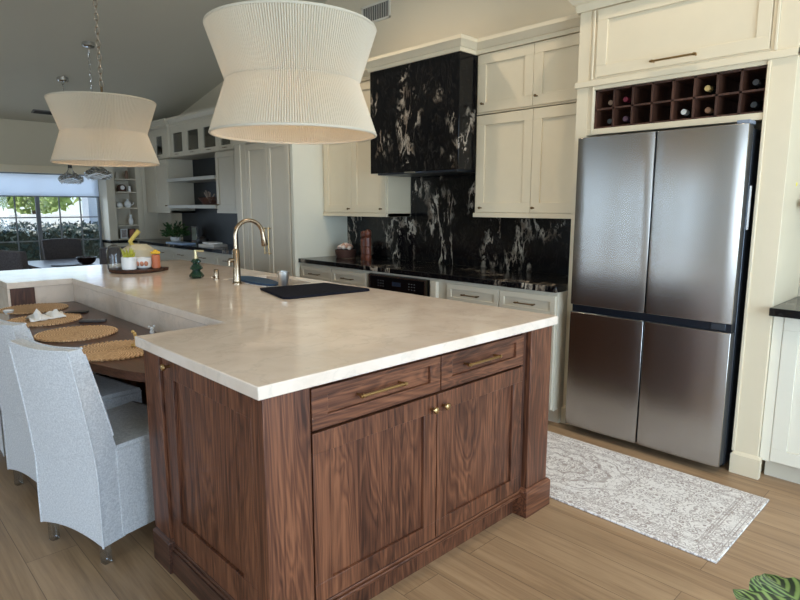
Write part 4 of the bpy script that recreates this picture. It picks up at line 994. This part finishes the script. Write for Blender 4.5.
for (a, b_, p0, p1, fx_) in ((4.50, 4.95, 4.58, 4.87, XG), (4.955, 5.29, 5.02, 5.25, XG), (5.30, 5.75, 5.38, 5.69, XG), (5.755, 6.19, 5.83, 6.14, XG), (6.195, 6.66, 6.29, 6.58, XG), (6.84, 7.24, 6.93, 7.14, XG)):
    mb = MB(); t_ = .02; zz0, zz1 = 2.125, 2.372
    ob(mb, 'x', fx_, a, b_, z0+.005, zz0, 0, t_); ob(mb, 'x', fx_, a, b_, zz1, z1, 0, t_); ob(mb, 'x', fx_, a, p0, zz0, zz1, 0, t_); ob(mb, 'x', fx_, p1, b_, zz0, zz1, 0, t_)
    o = mb.build('door', GREIGE, gc, bevel=.0012)
    mb = MB(); ob(mb, 'x', fx_, p0-.003, p1+.003, zz0-.003, zz1+.003, .006, .010); mb.build('glass_pane', DGLASS, o)
    pull('x', fx_-t_, (a+b_)/2, 2.095, ln=.05, rr=.003).build('handle', PEWTER, o)
for (a, b_, c) in ((2.655, 6.665, 6.835), (2.68, 7.245, 7.48)): MB().box(a, 2.70, b_, c, 2.065, 2.51).build('pilaster', GREIGE, gc, bevel=.002)
# tall corner cabinet + open bookcase facing the kitchen
tc_ = thing('corner_cabinet', 'tall pale corner cabinet standing on the buffet between bookcase and wall cabinet', 'cabinet', (2.82, 7.8, .92))
MB().box(2.632, 3.068, 7.66, 7.995, .921, 2.5).build('carcass', GREIGE, tc_)
MB().box(2.70, 3.048, 7.32, 7.658, 1.32, 2.06).build('infill', GREIGE, tc_)
o = shaker('y', 7.66, 2.645, 2.90, .94, 2.48, .05, .02, .01).build('door', GREIGE, tc_, bevel=.0015); knob('y', 7.64, 2.87, 1.05, .01).build('knob', PEWTER, o)
bkc = thing('open_bookcase', 'open pale bookcase with ornaments right of the far window', 'bookcase', (2.4, 7.8, .92))
mb = MB().box(2.15, 2.262, 7.66, 7.995, .921, 2.5).box(2.565, 2.63, 7.66, 7.995, .921, 2.5).box(2.262, 2.565, 7.96, 7.995, .921, 2.5).box(2.262, 2.565, 7.66, 7.96, 2.3, 2.5)
mb.build('frame', GREIGE, bkc, bevel=.002)
SH = [.935, 1.132, 1.385, 1.615, 1.80, 2.0, 2.2]
for z in SH: MB().box(2.263, 2.564, 7.67, 7.96, z-.012, z+.006).build('shelf', GREIGE, bkc)
# ornaments on its shelves
def vase(x, y, z, prof, lb, mat, nm='vase', cat='vase', grp=None): return single(nm, lb, cat, (x, y, z), MB().lathe((x, y, z), prof, 18), mat, grp)
PV = [(.018, 0), (.028, .02), (.03, .05), (.012, .08), (.014, .10)]
YO = 7.75
ck = thing('mantel_clock', 'dark wooden mantel clock in the middle of the bookcase', 'clock', (2.39, YO, 1.622))
zc_ = 1.622; cx_ = 2.39
pts = [(cx_-.055, 0), (cx_+.055, 0), (cx_+.055, .05)]+[(cx_+.055*math.cos(PI*i/10), .05+.055*math.sin(PI*i/10)) for i in range(1, 10)]+[(cx_-.055, .05)]
mb = MB(); n = len(pts); mb.add([(x, YO-.03, zc_+z) for x, z in pts]+[(x, YO+.03, zc_+z) for x, z in pts], [tuple(range(n)), tuple(reversed(range(n, 2*n)))]+[(i, (i+1) % n, n+(i+1) % n, n+i) for i in range(n)])
mb.build('case', DARKW, ck); MB().lathe((cx_, YO-.037, zc_+.058), [(.031, 0), (.031, .008)], 20, 'y').build('dial', WHITE, ck)
vase(2.50, YO, 1.622, [(.02, 0), (.02, .07), (.012, .08)], 'small cream bottle right of the mantel clock', WHITE, 'ornamental_bottle', 'bottle')
vase(2.34, YO, 1.392, [(.03, 0), (.05, .02), (.04, .06), (.01, .08)], 'pale lidded dish left of the white teapot in the bookcase', WHITE, 'dish', 'dish')
tp = thing('white_teapot', 'white teapot in the bookcase below the mantel clock', 'teapot', (2.46, YO, 1.392))
MB().lathe((2.46, YO, 1.392), [(.03, 0), (.052, .03), (.045, .075), (.02, .10), (.008, .125)], 18).build('pot', WHITE, tp)
MB().tube([(2.50, YO, 1.42), (2.535, YO, 1.44), (2.545, YO, 1.475)], [.012, .008, .005], 8).build('spout', WHITE, tp)
vase(2.49, YO, 1.139, [(.022, 0), (.033, .03), (.034, .07), (.015, .11), (.02, .15)], 'pale slender vase alone on the second bookcase shelf from below', WHITE)
vase(2.33, YO, 1.807, PV, 'small sand coloured vase at the top left of the bookcase', G('sand_vase', (190, 178, 160)))
vase(2.47, YO, 1.807, [(.02, 0), (.03, .05), (.02, .11), (.012, .12)], 'small brown vase at the top right of the bookcase', G('brown_vase', (120, 92, 72)))
for (x, lb, c) in ((2.375, 'grey patterned picture frame at the bottom left of the bookcase', (150, 140, 136)), (2.49, 'red-brown picture frame at the bottom right of the bookcase', (150, 92, 72))):
    t = thing('picture_frame', lb, 'picture', (x, YO, .942)); MB().box(x-.048, x+.048, YO-.01, YO+.005, .942, 1.08).build('frame', DARKW if c[1] == 92 else WHITE, t)
    MB().box(x-.036, x+.036, YO-.014, YO-.009, .954, 1.068).build('picture', plain('picture_print_%d' % c[1], c, .6, var=.35, scale=40), t)
# niche basket, buffet plant, papers, picture frame
nb = thing('wire_basket', 'dark wicker bowl of branches on the lower niche shelf', 'basket', (2.86, 5.95, 1.431))
mb = MB()
for k in range(6):
    z = 1.437+k*.014; rr = .08+.055*(k/5); mb.tube([(2.86+rr*math.cos(a), 5.95+rr*1.3*math.sin(a), z+.02*math.sin(a)**2*(k/5)) for a in [2*PI*i/30 for i in range(30)]], .006, 6, closed=True)
mb.build('weave', G('copper_wicker', (96, 62, 50), 0, .5), nb)
mb = MB(); rg = random.Random(8)
for i in range(7): a = rg.uniform(0, 6); mb.tube([(2.86, 5.95, 1.46), (2.86+.05*math.cos(a), 5.95+.14*math.sin(a), 1.56+rg.uniform(0, .06))], .008, 6)
mb.build('twigs', G('pale_twigs', (168, 148, 134), 0, .7), nb)
pp = thing('potted_plant', 'leafy green plant in a low white pot on the far buffet', 'plant', (2.70, 6.7, .92))
MB().lathe((2.70, 6.7, .921), [(.05, 0), (.07, .03), (.075, .07), (.07, .07), (.06, .055), (.001, .055)], 20, cap=False).build('pot', WHITE, pp)
mb = MB(); rg = random.Random(9)
for i in range(190):
    v = Vector((rg.gauss(0, 1), rg.gauss(0, 1), abs(rg.gauss(0, 1))*1.0)).normalized()*rg.uniform(.07, .2); c = Vector((2.70, 6.7, 1.0))+v; c.z += .01
    a = (v+Vector((rg.uniform(-.1, .1), rg.uniform(-.1, .1), rg.uniform(-.1, .1)))).normalized(); b_ = a.orthogonal().normalized(); b_ = Matrix.Rotation(rg.uniform(0, 6), 3, a) @ b_
    s_ = rg.uniform(.03, .05); mb.add([c-a*s_, c+b_*s_*.45, c+a*s_, c-b_*s_*.45], [(0, 1, 2, 3)])
    if i % 6 == 0: mb.tube([(2.70, 6.7, .965), tuple(c)], .0025, 4)
mb.build('foliage', LEAF, pp)
t = thing('photo_frame', 'small silver photo frame behind the buffet plant', 'picture', (2.95, 6.75, .92))
MB().box(2.94, 2.955, 6.55, 6.72, .921, 1.13).build('frame', CHROME, t); MB().box(2.935, 2.941, 6.57, 6.70, .94, 1.11).build('picture', G('pale_print', (160, 168, 150), 0, .3), t)
mg_ = [('open magazine stack on the far buffet', 2.62, 5.45, .20, .30, .03, (206, 200, 192), .2), ('white catalogue lying on top of the magazine stack', 2.64, 5.5, .17, .25, .02, (232, 230, 228), -.15)]
z = .9205
for lb, x, y, a, b_, h, c, rz in mg_:
    o = single('magazine', lb, 'magazine', (x, y, z), MB().box(x-a/2, x+a/2, y-b_/2, y+b_/2, z, z+h), G('magazine_'+str(c[0]), c, 0, .5), bevel=.002); o.rotation_euler[2] = rz; z += h+.0005
single('blue_tray', 'flat pale blue tray in front of the buffet plant', 'tray', (2.56, 6.3, .9205), MB().box(2.47, 2.66, 6.0, 6.5, .9205, .94), G('pale_blue_lacquer', (150, 172, 200), 0, .3), bevel=.004)
single('black_bag', 'small black bag on the buffet beside the magazines', 'bag', (2.68, 5.85, .9205), MB().ball((2.68, 5.85, .975), .07, .11, .054), G('black_leather', (24, 22, 24), 0, .5))

# ================================================================== RIGHT OF THE TOWER
rc = thing('right_base_cabinet', 'white base cabinet right of the refrigerator tower', 'cabinet', (2.8, -1.3, 0))
MB().box(2.62, 3.065, -2.2, -.615, .1, .879).build('carcass', GREIGE, rc); MB().box(2.66, 3.06, -2.2, -.63, 0, .1).build('toe_kick', GREIGE, rc)
WP = plain('soft_white_paint', (222, 214, 194), .42, var=.01)
MB().box(2.60, 2.62, -.66, -.615, .1, .879).build('stile', WP, rc)
for a, b_ in ((-1.2, -.662), (-1.74, -1.205)): shaker('x', 2.62, a, b_, .105, .872, .07, .022, .01).build('door', WP, rc, bevel=.0015)
single('right_worktop', 'black granite worktop right of the refrigerator tower', 'worktop', (2.8, -1.4, .88), MB().box(2.51, 3.068, -2.2, -.613, .88, .92), GRAN2, bevel=.003)
single('walnut_shelf', 'dark walnut floating shelf right of the refrigerator tower', 'shelf', (2.93, -1.2, 1.41), MB().box(2.80, 3.068, -1.9, -.66, 1.41, 1.45), DARKW, bevel=.002)

# added recessed lights, out of view, to warm the light on the cabinets
for k, (x, y, lb) in enumerate(((.8, -1.9, 'added unseen ceiling light behind the camera near the added patio doors'), (1.9, -.2, 'added unseen ceiling light over the aisle before the refrigerator'), (1.9, 2.2, 'added unseen ceiling light over the aisle before the range hood'))):
    zc2 = ceil_z(y) if y > ridge else ceil_z(ridge)-.21*(ridge-y)
    t = thing('added_recessed_light', lb, 'ceiling light', (x, y, zc2-.03), 0, 'added recessed ceiling lights')
    MB().lathe((0, 0, 0), [(.055, .0), (.085, .0), (.085, .04), (.055, .04)], 28, cap=False).build('trim_ring', WHITE, t, local=True)
    em = NM('added_led'); em.b.inputs['Emission Color'].default_value = (1, .8, .6, 1); em.b.inputs['Emission Strength'].default_value = 12
    MB().lathe((0, 0, .015), [(.054, 0), (.054, .01)], 24).build('diffuser', em.m, t, local=True)
    l = light('added_downlight', 'SPOT', (0, 0, 0), 80, (1, .86, .70), spot_size=2.5, spot_blend=.8, shadow_soft_size=.06); l.parent = t; l.location = (0, 0, -.01)  # warm spot added to tint the cabinets
# ================================================================== VENTS
def grille(name, lb, loc, w_, h, nrm, cat='air vent'):
    t = thing(name, lb, cat, loc)
    if nrm == 'x':
        mb = MB(); x, y, z = loc
        ob(mb, 'x', x, y-w_/2, y+w_/2, z, z+.02, 0, .008); ob(mb, 'x', x, y-w_/2, y+w_/2, z+h-.02, z+h, 0, .008); ob(mb, 'x', x, y-w_/2, y-w_/2+.02, z, z+h, 0, .008); ob(mb, 'x', x, y+w_/2-.02, y+w_/2, z, z+h, 0, .008)
        mb.build('frame', plain('vent_frame_paint', (200, 194, 180), .5), t, bevel=.002)
        mb = MB(); nn = 12
        for i in range(nn): yy = y-w_/2+.03+(w_-.06)*i/(nn-1); mb.box(x-.006, x-.001, yy-.008, yy+.006, z+.02, z+h-.02)
        mb.build('slats', plain('vent_slats', (150, 146, 136), .5), t)
        mb = MB(); ob(mb, 'x', x, y-w_/2+.01, y+w_/2-.01, z+.01, z+h-.01, 0, .001); mb.build('backing', G('vent_dark', (60, 58, 54), 0, .9), t)
grille('wall_vent', 'louvred air vent high on the wall above the range hood', (XW, 2.92, 3.10), .40, .17, 'x')
t = thing('ceiling_vent', 'small slot air vent in the far ceiling', 'air vent', (1.45, 7.59, ceil_z(7.59)-.012)); t.rotation_euler[0] = math.atan(-.21)
MB().box(-.16, .16, -.06, .06, 0, .01).build('frame', G('vent_grey', (120, 116, 110), 0, .6), t, local=True)
mb = MB(); [mb.box(-.14, .14, y-.004, y+.004, -.006, 0) for y in (-.04, -.02, 0, .02, .04)]; mb.build('slats', G('vent_black', (50, 48, 46), 0, .6), t, local=True)

# ================================================================== NOOK TABLE AND CHAIRS
nt_ = thing('nook_table', 'dark polished dining table in the far nook reflecting the window', 'table', (1.3, 6.5, 0))
MB().prism([(.9, 5.9), (1.68, 5.9), (1.72, 5.95), (1.72, 7.0), (1.68, 7.05), (.9, 7.05), (.86, 7.0), (.86, 5.95)], .705, .74).build('tabletop', plain('dark_polished_wood', (74, 66, 68), .28), nt_, bevel=.004)
for (x, y) in ((.95, 6.0), (1.62, 6.0), (.95, 6.95), (1.62, 6.95)): MB().box(x-.035, x+.035, y-.035, y+.035, 0, .705).build('leg', DARKW, nt_)
def nook_chair():
    t = thing('upholstered_chair', 'dark grey upholstered chair with its back to the window behind the nook table', 'chair', (0, 0, 0), 0, 'dark upholstered chairs around the nook table')
    MB().box(-.22, .24, -.22, .22, .34, .48).build('seat', DENIM, t, local=True, bevel=.03)
    mb = MB(); nz, ny = 8, 10
    for k in range(nz+1):
        z = .44+.53*k/nz; xr = -.2-.07*(k/nz)**1.4; hw = .215+.02*(k/nz)
        for s2 in (0, 1):
            for j in range(ny+1):
                s_ = (-1+2*j/ny)*(1 if s2 == 0 else -1); mb.v.append((xr+(.0 if s2 == 0 else .085)+.05*s_*s_, s_*hw, z+(.012*(1-s_*s_) if k == nz else 0)))
    m = 2*(ny+1)
    for k in range(nz):
        for i in range(m): q = (i+1) % m; mb.f.append((k*m+i, k*m+q, (k+1)*m+q, (k+1)*m+i))
    for base in (0, nz*m):
        for j in range(ny): mb.f.append((base+j, base+j+1, base+m-2-j, base+m-1-j))
    mb.build('backrest', DENIM, t, local=True, bevel=.01)
    for (x, y) in ((-.18, -.18), (-.18, .18), (.2, -.18), (.2, .18)): MB().box(x-.02, x+.02, y-.02, y+.02, 0, .345).build('leg', DARKW, t, local=True)
    return t
nc = nook_chair(); nc.location = (1.46, 7.28, 0); nc.rotation_euler[2] = -PI/2
for (x, y, a, lb) in ((.62, 6.55, 4, 'dark grey upholstered chair at the left end of the nook table, farther of the two'), (.56, 5.65, 40, 'dark grey upholstered chair cut by the left edge of the photo, nearer of the two'), (1.52, 5.52, 88, 'dark grey upholstered chair with its back to the kitchen, right of the dark bowl')):
    c = copy_tree(nc); c.location = (x, y, 0); c.rotation_euler[2] = math.radians(a); c['label'] = lb
single('black_bowl', 'dark bowl on the nook table in front of the window', 'bowl', (1.36, 6.1, .741), MB().lathe((1.36, 6.1, .741), [(.05, 0), (.09, .03), (.11, .085), (.102, .085), (.08, .035), (.001, .02)], 24, cap=False), G('dark_brown_glaze', (40, 28, 26), 0, .25))
single('black_plate', 'flat black tray on the nook table left of the dark bowl', 'tray', (1.14, 6.12, .741), MB().lathe((1.14, 6.12, .741), [(.1, 0), (.15, .008), (.15, .013), (.001, .008)], 28, cap=False), BLACK)

# ================================================================== RUG, FOREGROUND PLANT
RX0, RX1, RY0, RY1 = 1.605, 2.345, -.735, 1.20
rug = MB().box(RX0, RX1, RY0, RY1, .001, .010)
single('runner_rug', 'cream runner rug with faded taupe medallion pattern before the refrigerator', 'rug', ((RX0+RX1)/2, (RY0+RY1)/2, .001), rug, rug_mat((RX1-RX0)/2, (RY1-RY0)/2), bevel=.003)
fp_ = thing('striped_leaf_plant', 'striped green prayer plant at the bottom right corner of the photo', 'plant', (.685, -1.205, 0))
px_, py_ = .685, -1.205
MB().lathe((px_, py_, 0), [(.09, 0), (.11, .02), (.13, .24), (.12, .25), (.11, .23), (.001, .22)], 28, cap=False).build('pot', G('grey_planter', (150, 148, 144), 0, .7), fp_)
MB().lathe((px_, py_, .2), [(.115, 0), (.115, .015)], 24).build('soil', SOIL, fp_)
SL = striped_leaf()
def leaf(base, tip, width, droop, roll=0):
    mb = MB(); mb.uv = []; K, J = 18, 8; A = Vector(base); B = Vector(tip); ax_ = (B-A); Ln = ax_.length; ax_.normalize()
    sd = ax_.cross(Vector((0, 0, 1))).normalized(); up = sd.cross(ax_); 
    sd2 = sd*math.cos(roll)+up*math.sin(roll); up2 = -sd*math.sin(roll)+up*math.cos(roll)
    for k in range(K+1):
        q = k/K; wd = width*math.sin(PI*min(1, q*.97+.03))**.7*(1-.25*q)
        c = A+ax_*Ln*q+up2*droop*math.sin(PI*q*.9)
        for j in range(J+1):
            s_ = -1+2*j/J; p = c+sd2*wd*s_+up2*(.18*wd*abs(s_)-.03*wd*math.cos(s_*PI)+.004*math.sin(q*40)*abs(s_)); mb.v.append(tuple(p)); mb.uv.append((q, (s_+1)/2))
    for k in range(K):
        for j in range(J): mb.f.append((k*(J+1)+j, (k+1)*(J+1)+j, (k+1)*(J+1)+j+1, k*(J+1)+j+1))
    return mb
tips = [((.58, -1.32, .50), (.66, -1.08, .545), .085), ((.66, -1.30, .50), (.86, -1.10, .50), .09), ((.55, -1.33, .46), (.44, -1.2, .50), .06), ((.78, -1.3, .44), (.97, -1.3, .46), .06), ((.70, -1.34, .5), (.6, -1.42, .52), .05), ((.76, -1.2, .40), (.98, -1.06, .42), .07)]
for b0, tp_, wd in tips:
    b0 = (b0[0]-.035, b0[1]+.035, b0[2]-.028); tp_ = (tp_[0]-.035, tp_[1]+.035, tp_[2]-.028)
    lf = leaf(b0, tp_, wd, .03).build('leaf', SL, fp_, sharp=180)
    MB().tube([(px_, py_, .2), ((px_+b0[0])/2, (py_+b0[1])/2, .36), b0], .004, 6).build('stem', LEAF, lf)
